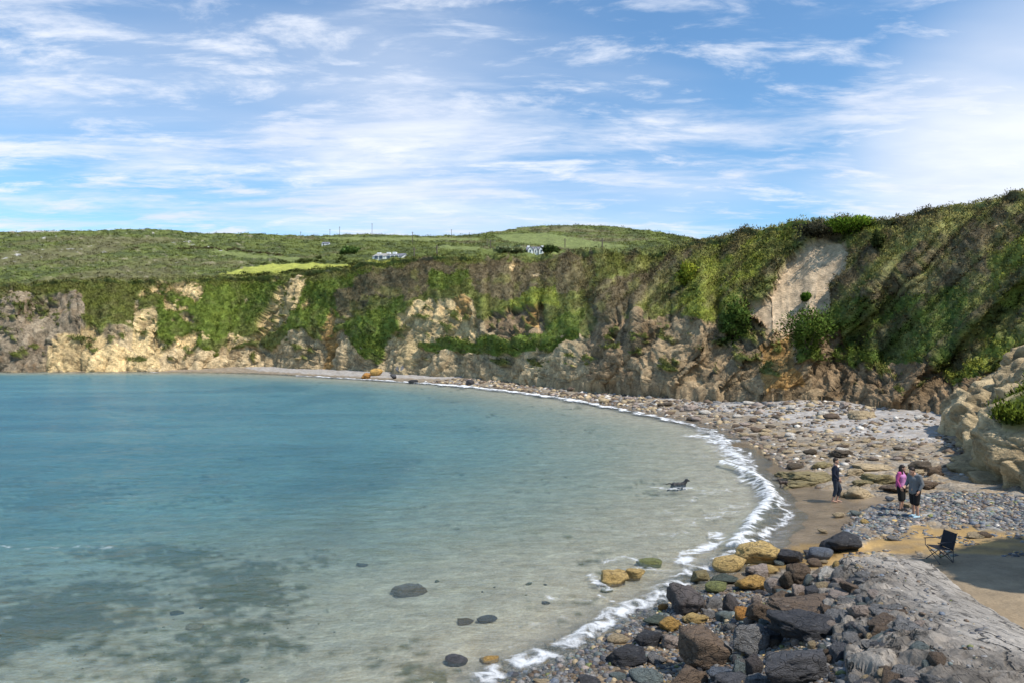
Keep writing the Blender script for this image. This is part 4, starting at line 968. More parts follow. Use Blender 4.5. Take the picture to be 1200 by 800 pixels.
def pebbles(name, pts, size, cols, label, sub=1):
    bm = bmesh.new(); bmesh.ops.create_icosphere(bm, subdivisions=sub, radius=1)
    v0 = np.array([x.co[:] for x in bm.verts]); f0 = np.array([[q.index for q in x.verts] for x in bm.faces]); bm.free()
    n = len(pts); k = len(v0)
    var = np.stack([v0 * (1 + .42 * perlin(v0 * 1.3 + 13.7 * i))[:, None] for i in range(24)])
    v = var[RNG.integers(0, 24, n)]
    sc = size[:, None] * np.stack([RNG.uniform(.8, 1.25, n), RNG.uniform(.7, 1.0, n), RNG.uniform(.45, .75, n)], 1)
    a = RNG.uniform(0, 6.28, n); ca, sa = np.cos(a)[:, None], np.sin(a)[:, None]
    v = v * sc[:, None, :]; x = v[..., 0] * ca - v[..., 1] * sa; y = v[..., 0] * sa + v[..., 1] * ca
    v = np.stack([x, y, v[..., 2] + .12 * (v[..., 0])], 2) + pts[:, None, :]
    f = (f0[None] + (np.arange(n) * k)[:, None, None]).reshape(-1, 3)
    link(name, npmesh(name, v.reshape(-1, 3), f, M_PEB, None, True, np.repeat(cols, k, axis=0)), label=label, kind='stuff')
PC = np.array([PAL[k] for k in ('grey', 'dgrey', 'teal', 'brown', 'tan', 'blue', 'grey', 'purple', 'green', 'pink', 'yellow', 'white')])
PW = np.array([.22, .20, .10, .17, .06, .08, .09, .05, .02, .02, .01, .01]); PW /= PW.sum()
def ground_pts(n, x0, x1, y0, y1, test):
    x = RNG.uniform(x0, x1, n); y = RNG.uniform(y0, y1, n); z = ground_z(x, y); px, py = proj(V3(x, y, z)); k = test(x, y, px, py, shore(x, y))
    return V3(x, y, z)[k]
p = ground_pts(22000, -1, 9, 8.5, 19, lambda x, y, px, py, s: (s > -0.25) & (px < 1045) & (y < 17.5) & (np.random.default_rng(3).random(len(x)) < .35 + .65 * (s > .3)) & (x < np.interp(y, RY, RL) + .2))
pebbles('shore_pebbles', p, RNG.gamma(3, .0125, len(p)).clip(.014, .12), PC[RNG.choice(len(PC), len(p), p=PW)] * RNG.uniform(.5, 1.15, (len(p), 1)), 'mixed pebbles at the water edge and between the boulders')
p = ground_pts(9000, 8, 20, 15, 24, lambda x, y, px, py, s: (px > 985) & (py > 600) & (py < 652) & (fbm(V3(x * .8, y * .8, 0 * x + 6), 3) > .12))
pebbles('sand_pebbles', p[:1800], RNG.gamma(3, .015, len(p))[:1800].clip(.015, .1), PC[RNG.choice(len(PC), len(p), p=PW)][:1800], 'loose pebbles scattered over the ochre sand')
bank_poly = BEACH_REG[6][1]
p = ground_pts(26000, 11, 20, 20, 31, lambda x, y, px, py, s: inpoly(px + 14 * fbm(V3(x, y, 0 * x), 3), py + 6 * fbm(V3(x, y, 0 * x + 4), 3), bank_poly))
pebbles('pebble_bank', p[:9000], RNG.gamma(4, .0135, len(p))[:9000].clip(.02, .14), PC[RNG.choice(len(PC), len(p), p=PW)][:9000] * RNG.uniform(.7, 1.4, (len(p[:9000]), 1)), 'grey and green pebble bank on the ochre sand below the outcrop')
p = ground_pts(40000, -20, 34, 28, 125, lambda x, y, px, py, s: (s > 1.0) & (s < 15) & (fbm(V3(x * .3, y * .3, 0 * x), 3) > -.12) & ~((px > 915) & (py > 572) & (px < 1045)))
c2 = np.array([PAL[k] for k in ('tan', 'brown', 'wetbrown', 'pink', 'white', 'grey')])
p = p[:12000]
pebbles('beach_stones', p, (RNG.gamma(3, .05, len(p)) * np.clip(p[:, 1] / 60, .6, 1.6)).clip(.05, .5), c2[RNG.choice(6, len(p), p=[.24, .26, .18, .08, .06, .18])] * RNG.uniform(.7, 1.25, (len(p), 1)), 'countless small stones strewn over the middle and far beach')
# drowned stones on the sea bed
x = RNG.uniform(-14, 1, 150); y = RNG.uniform(12, 20, 150); s_ = shore(x, y); k = (s_ < -1) & (fbm(V3(x * .3, y * .3, 0 * x + 30), 3) > 0.0); x, y = x[k], y[k]
p = V3(x, y, base_z(x, y)); cc = np.array([(0.05, 0.06, 0.035), (0.03, 0.035, 0.03), (0.12, 0.11, 0.05), (0.20, 0.17, 0.09)])
pebbles('sea_bed_stones', p, RNG.gamma(2, .03, len(p)).clip(.02, .2), cc[RNG.choice(4, len(p), p=[.4, .3, .2, .1])], 'weedy stones lying on the shallow sea bed')

# ------------------------------------------------------------------ the old ramp
def build_ramp():
    ys = np.arange(3.5, 17.6, .045); us = np.linspace(-1.35, 2.6, 150)     # u: -1.35 left rubble, 0..1 cap, >1 right side
    Y, U = np.meshgrid(ys, us, indexing='ij')
    xl, xr = np.interp(Y, RY, RL), np.interp(Y, RY, RR)
    end = sstep(15.2, 17.2, Y); xl, xr = xl + end * .55 * (xr - xl), xr - end * .25 * (xr - xl)
    X = np.where(U < 0, xl + U * 0.8, np.where(U > 1, xr + (U - 1) * 1.0, xl + (xr - xl) * U))
    x, y, u = X.ravel(), Y.ravel(), U.ravel()
    z = ramp_z(x, y)
    n = fbm(V3(x * .8, y * .5, 0 * x), 4)
    rough = sstep(0.55, -0.1, u + .35 * fbm(V3(x * .5, y * .35, 0 * x + 5), 3) - .25 * sstep(9, 6.5, y))
    d1, d2, ci = worley(V3(x * 2.6, y * 2.2, 0 * x)); e1, e2, cj = worley(V3(x * 5.2, y * 4.6, 0 * x + 4))
    z = z + .05 * n + rough * (.09 * (ci - .45) - .05 * sstep(.4, 0, d2 - d1) + .10 * fbm(V3(x * 1.6, y * 1.6, 0 * x + 6), 4) + .035 * ridged(V3(x * 4, y * 4, 0 * x + 1), 4)) + .02 * fbm(V3(x * 5, y * 3, 0 * x), 3)
    # shallow worn grooves along the cap
    z = z - .06 * sstep(.45, .7, fbm(V3((x - .35 * y) * 2.2, y * .35, 0 * x + 2), 3)) * (1 - rough)
    z = z - np.where(u < -1.2, 0.35, 0) - np.where(u > 2.5, .4, 0)
    c = np.zeros((len(x), 3)); c[:] = (0.345, 0.31, 0.268)
    c = c * (1 + .22 * n)[:, None]
    rk = np.array((0.205, 0.178, 0.148)) * (1 + .9 * (ci - .5) + .5 * (cj - .5))[:, None]; c = c * (1 - rough[:, None]) + rk * rough[:, None]
    rs = sstep(1.15, 1.5, u)[:, None]; c = c * (1 - rs) + np.array((0.30, 0.27, 0.22)) * rs
    me = npmesh('ramp_cap', V3(x, y, z), grid_faces(len(ys), len(us)), M_RAMP, None, True, c)
    root = link('stone_ramp', None, None, 'weathered grey ramp of worn concrete running down beside the boulders', 'ramp')
    root.location = (7.0, 12.0, 0)
    o = link('cap', me, root); o.location = (-7, -12, 0)
    # stones half buried in its broken seaward side
    for k in range(46):
        yy = random.uniform(7.0, 14.8); uu = random.uniform(-1.1, .05); xx = np.interp(yy, RY, RL) + uu * .9; w = random.uniform(.13, .30)
        s = link('stone', bank('angular', 700 + k % 9), root); s.location = (xx - 7, yy - 12, ramp_z(np.array([xx]), np.array([yy]))[0] - w * .15)
        s.scale = (w, w * random.uniform(.6, 1), w * random.uniform(.35, .6)); s.rotation_euler = (random.uniform(-.3, .3), random.uniform(-.3, .3), random.uniform(0, 6))
        q = PAL[random.choice(['grey', 'grey', 'brown', 'pink', 'grey', 'dgrey'])]; s.color = (*[v * .95 for v in q], 1)
    for k in range(80):
        yy = random.uniform(6.8, 15.3); uu = random.uniform(-1.0, .12)
        xx = np.interp(yy, RY, RL) + uu * .9; w = random.uniform(.06, .17)
        s = link('stone', bank('small', random.randrange(14)), root); s.location = (xx - 7, yy - 12, ramp_z(np.array([xx]), np.array([yy]))[0] - w * .22)
        s.scale = (w, w * random.uniform(.7, 1), w * random.uniform(.5, .9)); s.rotation_euler = (random.uniform(-.3, .3), random.uniform(-.3, .3), random.uniform(0, 6))
        q = PAL[random.choice(['grey', 'grey', 'brown', 'pink', 'tan', 'grey', 'teal'])]; s.color = (*[v * 1.05 for v in q], 1)
build_ramp()
y = RNG.uniform(7, 15.5, 420); x = np.interp(y, RY, RL) + RNG.beta(1.2, 2.6, 420) * (np.interp(y, RY, RR) - np.interp(y, RY, RL)) * .8
pebbles('ramp_grit', V3(x, y, ramp_z(x, y) + .012), RNG.gamma(2, .010, 420).clip(.008, .06), PC[RNG.choice(len(PC), 420, p=PW)] * 1.1, 'loose grit and pebbles caught on top of the ramp')

# ------------------------------------------------------------------ people, dogs
FUSE = bpy.data.scenes.new('fuse')
_ANG = np.linspace(0, 2 * math.pi, 18, endpoint=False)
_b = bmesh.new(); bmesh.ops.create_icosphere(_b, subdivisions=3, radius=1); _SPH = (np.array([x.co[:] for x in _b.verts]), np.array([[q.index for q in x.verts] for x in _b.faces])); _b.free()
def blob_mesh(name, parts, material, voxel=0.009, smooth=2):
    """capsules (a, ra, b, rb) and ellipsoids (c, (rx, ry, rz)) fused into one continuous surface"""
    VV, FF, k = [], [], 0
    def add(v, f):
        nonlocal k
        VV.append(v); FF.append(f + k); k += len(v)
    for q in parts:
        if len(q) == 2: add(_SPH[0] * np.array(q[1]) + np.array(q[0]), _SPH[1])
        else:
            a, ra, b, rb = q; a, b = Vector(a), Vector(b); rot = np.array((b - a).to_track_quat('Z', 'Y').to_matrix())
            ring = np.stack([np.cos(_ANG), np.sin(_ANG), 0 * _ANG], 1)
            v = np.vstack([ring * ra, ring * rb + np.array([0, 0, max((b - a).length, 1e-4)]), [[0, 0, 0]], [[0, 0, (b - a).length]]]) @ rot.T + np.array(a)
            n = len(_ANG); i0 = np.arange(n); i1 = (i0 + 1) % n
            add(v, np.vstack([np.stack([i0, i1, i1 + n], 1), np.stack([i0, i1 + n, i0 + n], 1), np.stack([i1, i0, 0 * i0 + 2 * n], 1), np.stack([i0 + n, i1 + n, 0 * i0 + 2 * n + 1], 1)]))
            for c, r in ((a, ra), (b, rb)): add(_SPH[0] * r + np.array(c), _SPH[1])
    me = npmesh(name, np.vstack(VV), np.vstack(FF))
    o = bpy.data.objects.new('tmp', me); ts = FUSE; ts.collection.objects.link(o)
    md = o.modifiers.new('r', 'REMESH'); md.mode = 'VOXEL'; md.voxel_size = voxel
    sm = o.modifiers.new('s', 'SMOOTH'); sm.factor = .5; sm.iterations = smooth
    ts.view_layers[0].update(); dg = ts.view_layers[0].depsgraph
    ev = o.evaluated_get(dg); out = bpy.data.meshes.new_from_object(ev); out.name = name
    bpy.data.objects.remove(o); bpy.data.meshes.remove(me)
    out.polygons.foreach_set('use_smooth', np.ones(len(out.polygons), bool)); out.materials.clear(); out.materials.append(material)
    return out
SKIN = plain('skin', (0.46, 0.27, 0.19), .55, .08); HAIRD = plain('hair_dark', (0.03, 0.02, 0.015), .5, .3, 60)
EYE = plain('eye', (0.02, 0.02, 0.02), .2)
def hand(p, d, side):
    """palm and five fingers hanging along d from wrist p; side = +-1 picks the thumb side"""
    p, d = Vector(p), Vector(d).normalized(); fw = Vector((0, -1, 0)); fw = (fw - d * fw.dot(d)).normalized(); ac = d.cross(fw)
    q = [(p, .026, p + d * .045, .030), (p + d * .045 - fw * .014, .019, p + d * .085 - fw * .018, .017), (p + d * .045 + fw * .016, .019, p + d * .085 + fw * .022, .017)]
    for k, (o, l) in enumerate(((.030, .068), (.010, .076), (-.010, .072), (-.030, .056))):
        a = p + d * .085 + fw * o; b = a + d * l * .55 + ac * side * .008; c = b + d * l * .42 + ac * side * .022
        q += [(a, .0095, b, .009), (b, .009, c, .0075)]
    a = p + d * .02 + fw * .026; b = a + d * .035 + fw * .026; q += [(a, .012, b, .010), (b, .010, b + d * .035 + fw * .004, .008)]
    return q
def person(loc, rz, sc, J, label, clothes, hair, extra=()):
    """J: joints; a figure facing local -Y"""
    g = lambda k: Vector(J[k])
    q = []
    hd, nk = g('head'), g('neck')
    f = Vector(J.get('face', (0, -1, 0))).normalized()
    q += [(hd, (.078, .092, .112)), (hd + f * .03 - Vector((0, 0, .055)), (.058, .062, .06)), (hd + f * .088 - Vector((0, 0, .012)), (.014, .02, .022)), (hd + f * .082 - Vector((0, 0, .055)), (.026, .012, .010))]
    sd = f.cross(Vector((0, 0, 1))).normalized()
    for s in (-1, 1): q.append((hd + sd * s * .082 - Vector((0, 0, .01)), (.014, .022, .032)))
    q += [(hd - Vector((0, 0, .06)), .052, nk, .056), (nk, .07, g('chest'), .13), (g('chest'), .135, g('waist'), .118), (g('waist'), .118, g('hip'), .135)]
    for s in 'lr':
        q += [(g('sh' + s), .056, g('el' + s), .043), (g('el' + s), .042, g('wr' + s), .029), (nk - Vector((0, 0, .05)), .05, g('sh' + s), .058)]
        q += hand(g('wr' + s), g('wr' + s) - g('el' + s), 1 if s == 'l' else -1)
        q += [(g('hp' + s), .088, g('kn' + s), .058), (g('kn' + s), .056, g('kn' + s).lerp(g('an' + s), .35), .056), (g('kn' + s).lerp(g('an' + s), .35), .056, g('an' + s), .036)]
        a = g('an' + s); ft = Vector(J.get('ft' + s, (0, -1, 0))).normalized()
        q += [(a - Vector((0, 0, .035)) - ft * .03, .036, a + ft * .12 - Vector((0, 0, .052)), .030), (a + ft * .12 - Vector((0, 0, .052)), .032, a + ft * .175 - Vector((0, 0, .06)), .022)]
    root = link('person', None, None, label, 'person'); root.location = loc; root.rotation_euler = (0, 0, rz); root.scale = (sc, sc, sc)
    body = link('body', blob_mesh('body', q, SKIN), root)
    for s in (-1, 1):
        b = bmesh.new(); bmesh.ops.create_uvsphere(b, u_segments=10, v_segments=6, radius=.011); me = bpy.data.meshes.new('eye'); b.to_mesh(me); b.free(); me.materials.append(EYE)
        e = link('eye', me, root); e.location = hd + f * .083 + sd * s * .032 + Vector((0, 0, .012))
    for nm_, parts, m in clothes(g): link(nm_, blob_mesh(nm_, parts, m, .011), root)
    link('hair', blob_mesh('hair', hair(hd, f), HAIRD, .010), root)
    return root
def sleeves(g, r=(.068, .054, .040), to=1.0):
    q = []
    for s in 'lr':
        q += [(g('neck') - Vector((0, 0, .06)), .062, g('sh' + s), .068), (g('sh' + s), r[0], g('el' + s), r[1]), (g('el' + s), r[1], g('el' + s).lerp(g('wr' + s), to), r[2])]
    return q
def torso(g, e=.014, low=0.0):
    up = Vector((0, 0, 1)); ax = Vector((.062, 0, 0))
    return [(g('neck') - up * .03, .070, g('chest'), .135 + e)] + [(g('chest') + ax * s, .118 + e, g('waist') + ax * s * .8, .110 + e) for s in (-1, 1)] + [(g('waist') + ax * s * .8, .110 + e, g('hip') + ax * s - up * low, .118 + e) for s in (-1, 1)]
def legs(g, t, r=(.108, .080, .062)):
    q = [(g('hip') + Vector((-.05, 0, 0)), .125, g('hip') + Vector((.05, 0, 0)), .125)]
    for s in 'lr':
        q.append((g('hp' + s), r[0], g('kn' + s), r[1]))
        if t > 1: q.append((g('kn' + s), r[1], g('kn' + s).lerp(g('an' + s), t - 1), r[2]))
        else: q[-1] = (g('hp' + s), r[0], g('hp' + s).lerp(g('kn' + s), t), r[1])
    return q
def feet(g, J, e=.010):
    q = []
    for s in 'lr':
        a = g('an' + s); ft = Vector(J.get('ft' + s, (0, -1, 0))).normalized()
        q += [(a - Vector((0, 0, .045)) - ft * .035, .038 + e, a + ft * .12 - Vector((0, 0, .052)), .034 + e), (a + ft * .12 - Vector((0, 0, .052)), .034 + e, a + ft * .175 - Vector((0, 0, .056)), .024 + e)]
    return q
NAVY = plain('navy_knit', (0.012, 0.016, 0.032), .85, .3, 40); JEAN = plain('dark_denim', (0.030, 0.038, 0.055), .85, .3, 50); BLACKC = plain('black_cloth', (0.012, 0.012, 0.013), .85, .3, 40)
PINK = plain('pink_knit', (0.42, 0.075, 0.22), .85, .2, 40); LILAC = plain('lilac_cotton', (0.50, 0.22, 0.45), .8, .15, 40); GREYC = plain('grey_fleece', (0.145, 0.155, 0.165), .9, .2, 40); SHOEB = plain('pale_blue_shoe', (0.35, 0.52, 0.62), .6); SHOEK = plain('black_shoe', (0.015, 0.015, 0.016), .6)
def gpoint(px, py):
    x, d, z = hit(px, py); return Vector((x, d, z))
JS = dict(head=(0, -.02, 1.635), neck=(0, 0, 1.48), chest=(0, 0, 1.28), waist=(0, 0, 1.08), hip=(0, 0, .95), shl=(.19, 0, 1.42), shr=(-.19, 0, 1.42), hpl=(.09, 0, .92), hpr=(-.09, 0, .92))
# walking man in navy, stepping along the wet sand to the right
J = dict(JS, face=(0, -1, -.25), ell=(.26, .06, 1.15), elr=(-.26, .04, 1.15), wrl=(.22, -.10, .94), wrr=(-.24, -.12, .95), knl=(.09, -.16, .52), anl=(.08, -.04, .09), knr=(-.08, -.02, .50), anr=(-.09, .10, .09))
def hair_short(hd, f): return [(hd + Vector((0, 0, .035)) - f * .018, (.088, .098, .098)), (hd - f * .05, (.078, .07, .10))]
person(gpoint(979, 588), math.radians(62), 1.0, J, 'barefoot person in navy top and rolled dark jeans walking on wet sand',
       lambda g: [('jumper', torso(g, .016, .05) + sleeves(g), NAVY), ('jeans', legs(g, 1.55), JEAN)], hair_short)
# woman in pink cardigan, standing, head bent to her companion
J = dict(JS, head=(.02, -.05, 1.61), face=(.2, -1, -.35), ell=(.26, .0, 1.16), elr=(-.27, .03, 1.16), wrl=(.14, -.22, 1.12), wrr=(-.25, -.08, .92), knl=(.09, -.02, .50), anl=(.10, .02, .09), knr=(-.09, -.03, .50), anr=(-.10, .0, .09))
def hair_long(hd, f): return [(hd + Vector((0, 0, .03)) - f * .02, (.092, .102, .102)), (hd - f * .06 - Vector((0, 0, .02)), .085, hd - f * .075 - Vector((0, 0, .24)), .075), (hd - f * .02 + Vector((.07, 0, -.04)), .04, hd + Vector((.09, -.02, -.2)), .035), (hd - f * .02 + Vector((-.07, 0, -.04)), .04, hd + Vector((-.09, -.02, -.2)), .035)]
Jw = J
person(gpoint(1056, 598), math.radians(38), .96, J, 'person with long dark hair in pink cardigan, lilac top and black knee shorts',
       lambda g: [('cardigan', [(a + Vector((0, .035, 0)), b, c + Vector((0, .035, 0)), d) for a, b, c, d in torso(g, .012, .0)] + sleeves(g, (.066, .052, .042), .9), PINK),
                  ('top', [(a + Vector((0, -.03, 0)), b, c + Vector((0, -.03, 0)), d) for a, b, c, d in torso(g, .006, 0)], LILAC), ('shorts', legs(g, 1.12, (.120, .100, .095)), BLACKC), ('shoe', feet(g, Jw), SHOEK)], hair_long)
# man in grey hoodie, head bowed
J = dict(JS, head=(.0, -.13, 1.58), neck=(0, -.03, 1.47), face=(0, -1, -.7), ell=(.27, .03, 1.16), elr=(-.27, -.02, 1.15), wrl=(.25, -.10, .93), wrr=(-.17, -.24, 1.05), knl=(.09, -.03, .50), anl=(.10, .02, .09), knr=(-.09, .02, .50), anr=(-.10, .06, .09))
Jm = J
person(gpoint(1072, 606), math.radians(-72), 1.02, J, 'person in grey hoodie and black shorts with head bowed, wearing pale shoes',
       lambda g: [('hoodie', torso(g, .022, .06) + sleeves(g, (.074, .062, .045), .75) + [(g('neck') + Vector((0, .07, -.03)), (.11, .075, .085))], GREYC), ('shorts', legs(g, .98, (.122, .098, .090)), BLACKC), ('shoe', feet(g, Jm), SHOEB)], hair_short)

def dog(loc, rz, sc, label, colr, run=False, wade=0.0):
    m = plain('dog_coat', colr, .6, .3, 30, .5)
    root = link('dog', None, None, label, 'dog'); root.location = loc; root.rotation_euler = (0, 0, rz); root.scale = (sc,) * 3
    # facing +X, shoulder height 0.55
    q = [((.20, 0, .42), (.17, .115, .155)), ((0, 0, .44), (.20, .105, .125)), ((-.20, 0, .45), (.15, .10, .12)), ((.25, 0, .48), .10, (.38, 0, .62), .072), ((.40, 0, .65), (.085, .068, .070)), ((.44, 0, .635), .050, (.535, 0, .61), .030), ((.535, 0, .615), (.016, .018, .014))]
    for s in (-1, 1):
        q += [((.37, .06 * s, .675), .030, (.345, .085 * s, .60), .018)]
        sw = .16 * s if run else .03 * s
        q += [((.22, .075 * s, .40), .062, (.22 + sw * .5, .08 * s, .27), .040), ((.22 + sw * .5, .08 * s, .27), .036, (.24 + sw * 1.3, .08 * s, .14 + (.04 if run and s < 0 else 0)), .024), ((.24 + sw * 1.3, .08 * s, .14 + (.04 if run and s < 0 else 0)), .024, (.25 + sw * 1.4, .08 * s, .028), .022), ((.25 + sw * 1.4, .08 * s, .024), .026, (.30 + sw * 1.4, .08 * s, .022), .022)]
        q += [((-.24, .075 * s, .43), .085, (-.17 - sw, .085 * s, .28), .052), ((-.17 - sw, .085 * s, .28), .046, (-.31 - sw * 1.2, .085 * s, .17), .028), ((-.31 - sw * 1.2, .085 * s, .17), .026, (-.27 - sw * 1.2, .085 * s, .028), .022), ((-.27 - sw * 1.2, .085 * s, .024), .026, (-.22 - sw * 1.2, .085 * s, .022), .022)]
    q += [((-.32, 0, .50), .034, (-.46, 0, .52), .028), ((-.46, 0, .52), .028, (-.62, 0, .47 if run else .62), .014)]
    link('body', blob_mesh('body', q, m, .009), root); return root
x, y = gp(795, 567); dog((x, y, -.47), math.radians(8), 1.0, 'black dog splashing through the shallow water', (0.010, 0.010, 0.012), True)
dog(gpoint(918, 571), math.radians(172), .55, 'small dark brown dog standing at the edge of the wet sand', (0.045, 0.028, 0.020))

bpy.data.scenes.remove(FUSE)

# ------------------------------------------------------------------ folding chair
def tube(name, pts, r, m, parent, seg=10):
    bm = bmesh.new()
    for a, b in zip(pts[:-1], pts[1:]):
        a, b = Vector(a), Vector(b); d = b - a
        bmesh.ops.create_cone(bm, cap_ends=True, segments=seg, radius1=r, radius2=r, depth=d.length + r, matrix=Matrix.Translation((a + b) / 2) @ d.to_track_quat('Z', 'Y').to_matrix().to_4x4())
    me = bpy.data.meshes.new(name); bm.to_mesh(me); bm.free(); me.materials.append(m); return link(name, me, parent)
def sheet(name, P4, thick, sag, m, parent, n=12):
    a, b, c, d = [Vector(x) for x in P4]; nrm = (b - a).cross(d - a).normalized(); v = []
    for sgn in (0, 1):
        for i in range(n + 1):
            for j in range(n + 1):
                u, w = i / n, j / n; p_ = a.lerp(b, u).lerp(d.lerp(c, u), w); v.append(p_ - nrm * sag * math.sin(math.pi * u) * (.4 + .6 * math.sin(math.pi * w)) + nrm * thick * sgn)
    g = grid_faces(n + 1, n + 1); k = (n + 1) ** 2; f = [tuple(x) for x in g[:, ::-1]] + [tuple(x + k) for x in g]
    bd = [i for i in range(n)] + [n + i * (n + 1) for i in range(n)] + [n * (n + 1) + n - i for i in range(n)] + [(n - i) * (n + 1) for i in range(n)]
    f += [(bd[i], bd[(i + 1) % len(bd)], bd[(i + 1) % len(bd)] + k, bd[i] + k) for i in range(len(bd))]
    me = bpy.data.meshes.new(name); me.from_pydata([tuple(x) for x in v], [], f); me.update(); me.materials.append(m)
    me.polygons.foreach_set('use_smooth', np.ones(len(me.polygons), bool)); return link(name, me, parent)
def chair():
    fab = plain('chair_fabric', (0.018, 0.02, 0.028), .8, .2, 60); met = plain('chair_steel', (0.05, 0.05, 0.055), .4, .1, 30, .5)
    root = link('folding_chair', None, None, 'black folding camp chair standing empty on the shaded sand', 'chair'); root.location = gpoint(1102, 657); root.rotation_euler = (0, 0, math.radians(-84)); root.scale = (.9,) * 3
    # faces local -Y
    sheet('seat', [(-.25, -.25, .43), (.25, -.25, .43), (.25, .2, .39), (-.25, .2, .39)], .012, .03, fab, root)
    sheet('backrest', [(-.26, .20, .40), (.26, .20, .40), (.25, .32, .88), (-.25, .32, .88)], .012, .03, fab, root)
    for s in (-1, 1):
        tube('back_post', [(s * .27, .20, .02), (s * .27, .20, .40), (s * .26, .33, .90)], .011, met, root)
        tube('leg', [(s * .27, -.27, .43), (-s * .27, -.24, .02)], .011, met, root); tube('leg', [(s * .27, -.26, .42), (s * .27, .20, .03)], .011, met, root)
        tube('leg', [(s * .27, .20, .40), (-s * .27, .22, .02)], .011, met, root)
        tube('arm_post', [(s * .28, -.27, .42), (s * .29, -.27, .62)], .011, met, root)
        sheet('armrest', [(s * .29 - .03, -.30, .62), (s * .29 + .03, -.30, .62), (s * .29 + .03, .26, .64), (s * .29 - .03, .26, .64)], .012, .012, fab, root, 5)
        for yy in (-.24, .21):
            b = bmesh.new(); bmesh.ops.create_uvsphere(b, u_segments=10, v_segments=6, radius=.02); me = bpy.data.meshes.new('foot'); b.to_mesh(me); b.free(); me.materials.append(met)
            e = link('foot', me, root); e.location = (s * .27, yy, .016)
chair()

# ------------------------------------------------------------------ houses, poles and bushes on the land above
_P, _R = LAND[0], LAND[1]
_lpx, _lpy = proj(_P.reshape(-1, 3)); _ok = (_R.ravel() >= 2.0) & (_R.ravel() <= 3.0)
_lp = _P.reshape(-1, 3)[_ok]; _lpx, _lpy = _lpx[_ok], _lpy[_ok]
def landpt(px, py):
    k = np.argmin((_lpx - px) ** 2 + 4 * (_lpy - py) ** 2); return Vector(_lp[k])
WALLW = plain('white_render', (0.78, 0.77, 0.74), .8, .05, 2); SLATE = plain('slate_roof', (0.15, 0.15, 0.17), .7, .2, 4); GLASS = plain('window_glass', (0.06, 0.07, 0.09), .15, .1, 3, .6); STONEW = plain('grey_stone_wall', (0.30, 0.28, 0.25), .9, .2, 3); WOOD = plain('pole_wood', (0.12, 0.095, 0.07), .9, .2, 3)
def poly(name, v, f, m, parent=None):
    me = bpy.data.meshes.new(name); me.from_pydata(v, [], f); me.update(); me.materials.append(m); return link(name, me, parent)
def boxp(name, x0, x1, y0, y1, z0, z1, m, parent=None):
    v = [(x, y, z) for z in (z0, z1) for (x, y) in ((x0, y0), (x1, y0), (x1, y1), (x0, y1))]
    return poly(name, v, [(3, 2, 1, 0), (4, 5, 6, 7), (0, 1, 5, 4), (1, 2, 6, 5), (2, 3, 7, 6), (3, 0, 4, 7)], m, parent)
def gable_wall(x0, x1, y0, y1, h, rz, along, m, parent, name='wall'):
    """walls with two gables; along = 'x' or 'y' is the ridge direction"""
    if along == 'x':
        ym = (y0 + y1) / 2; v = [(x0, y0, -2), (x1, y0, -2), (x1, y1, -2), (x0, y1, -2), (x0, y0, h), (x1, y0, h), (x1, y1, h), (x0, y1, h), (x0, ym, rz), (x1, ym, rz)]
        f = [(0, 1, 5, 4), (2, 3, 7, 6), (1, 2, 6, 9, 5), (3, 0, 4, 8, 7)]
    else:
        xm = (x0 + x1) / 2; v = [(x0, y0, -2), (x1, y0, -2), (x1, y1, -2), (x0, y1, -2), (x0, y0, h), (x1, y0, h), (x1, y1, h), (x0, y1, h), (xm, y0, rz), (xm, y1, rz)]
        f = [(0, 1, 5, 8, 4), (2, 3, 7, 9, 6), (1, 2, 6, 5), (3, 0, 4, 7)]
    return poly(name, v, f, m, parent)
def gable_roof(x0, x1, y0, y1, h, rz, along, m, parent, o=.3, t=.22):
    if along == 'x': a = [(x0 - o, y0 - o, h - .2), (x1 + o, y0 - o, h - .2), (x1 + o, (y0 + y1) / 2, rz), (x0 - o, (y0 + y1) / 2, rz), (x1 + o, y1 + o, h - .2), (x0 - o, y1 + o, h - .2)]
    else: a = [(x0 - o, y1 + o, h - .2), (x0 - o, y0 - o, h - .2), ((x0 + x1) / 2, y0 - o, rz), ((x0 + x1) / 2, y1 + o, rz), (x1 + o, y0 - o, h - .2), (x1 + o, y1 + o, h - .2)]
    b = [(x, y, z + t) for x, y, z in a]
    v = a + b; f = [(3, 2, 1, 0), (5, 4, 2, 3), (6, 7, 8, 9), (9, 8, 10, 11), (0, 1, 7, 6), (1, 2, 8, 7), (2, 4, 10, 8), (4, 5, 11, 10), (5, 3, 9, 11), (3, 0, 6, 9)]
    return poly('roof', v, f, m, parent)
def win(parent, x, y, z, w, h):
    f = boxp('window', x - w / 2, x + w / 2, y - .10, y + .05, z, z + h, WALLW, parent); boxp('pane', x - w / 2 + .1, x + w / 2 - .1, y - .16, y - .07, z + .1, z + h - .1, GLASS, f); return f
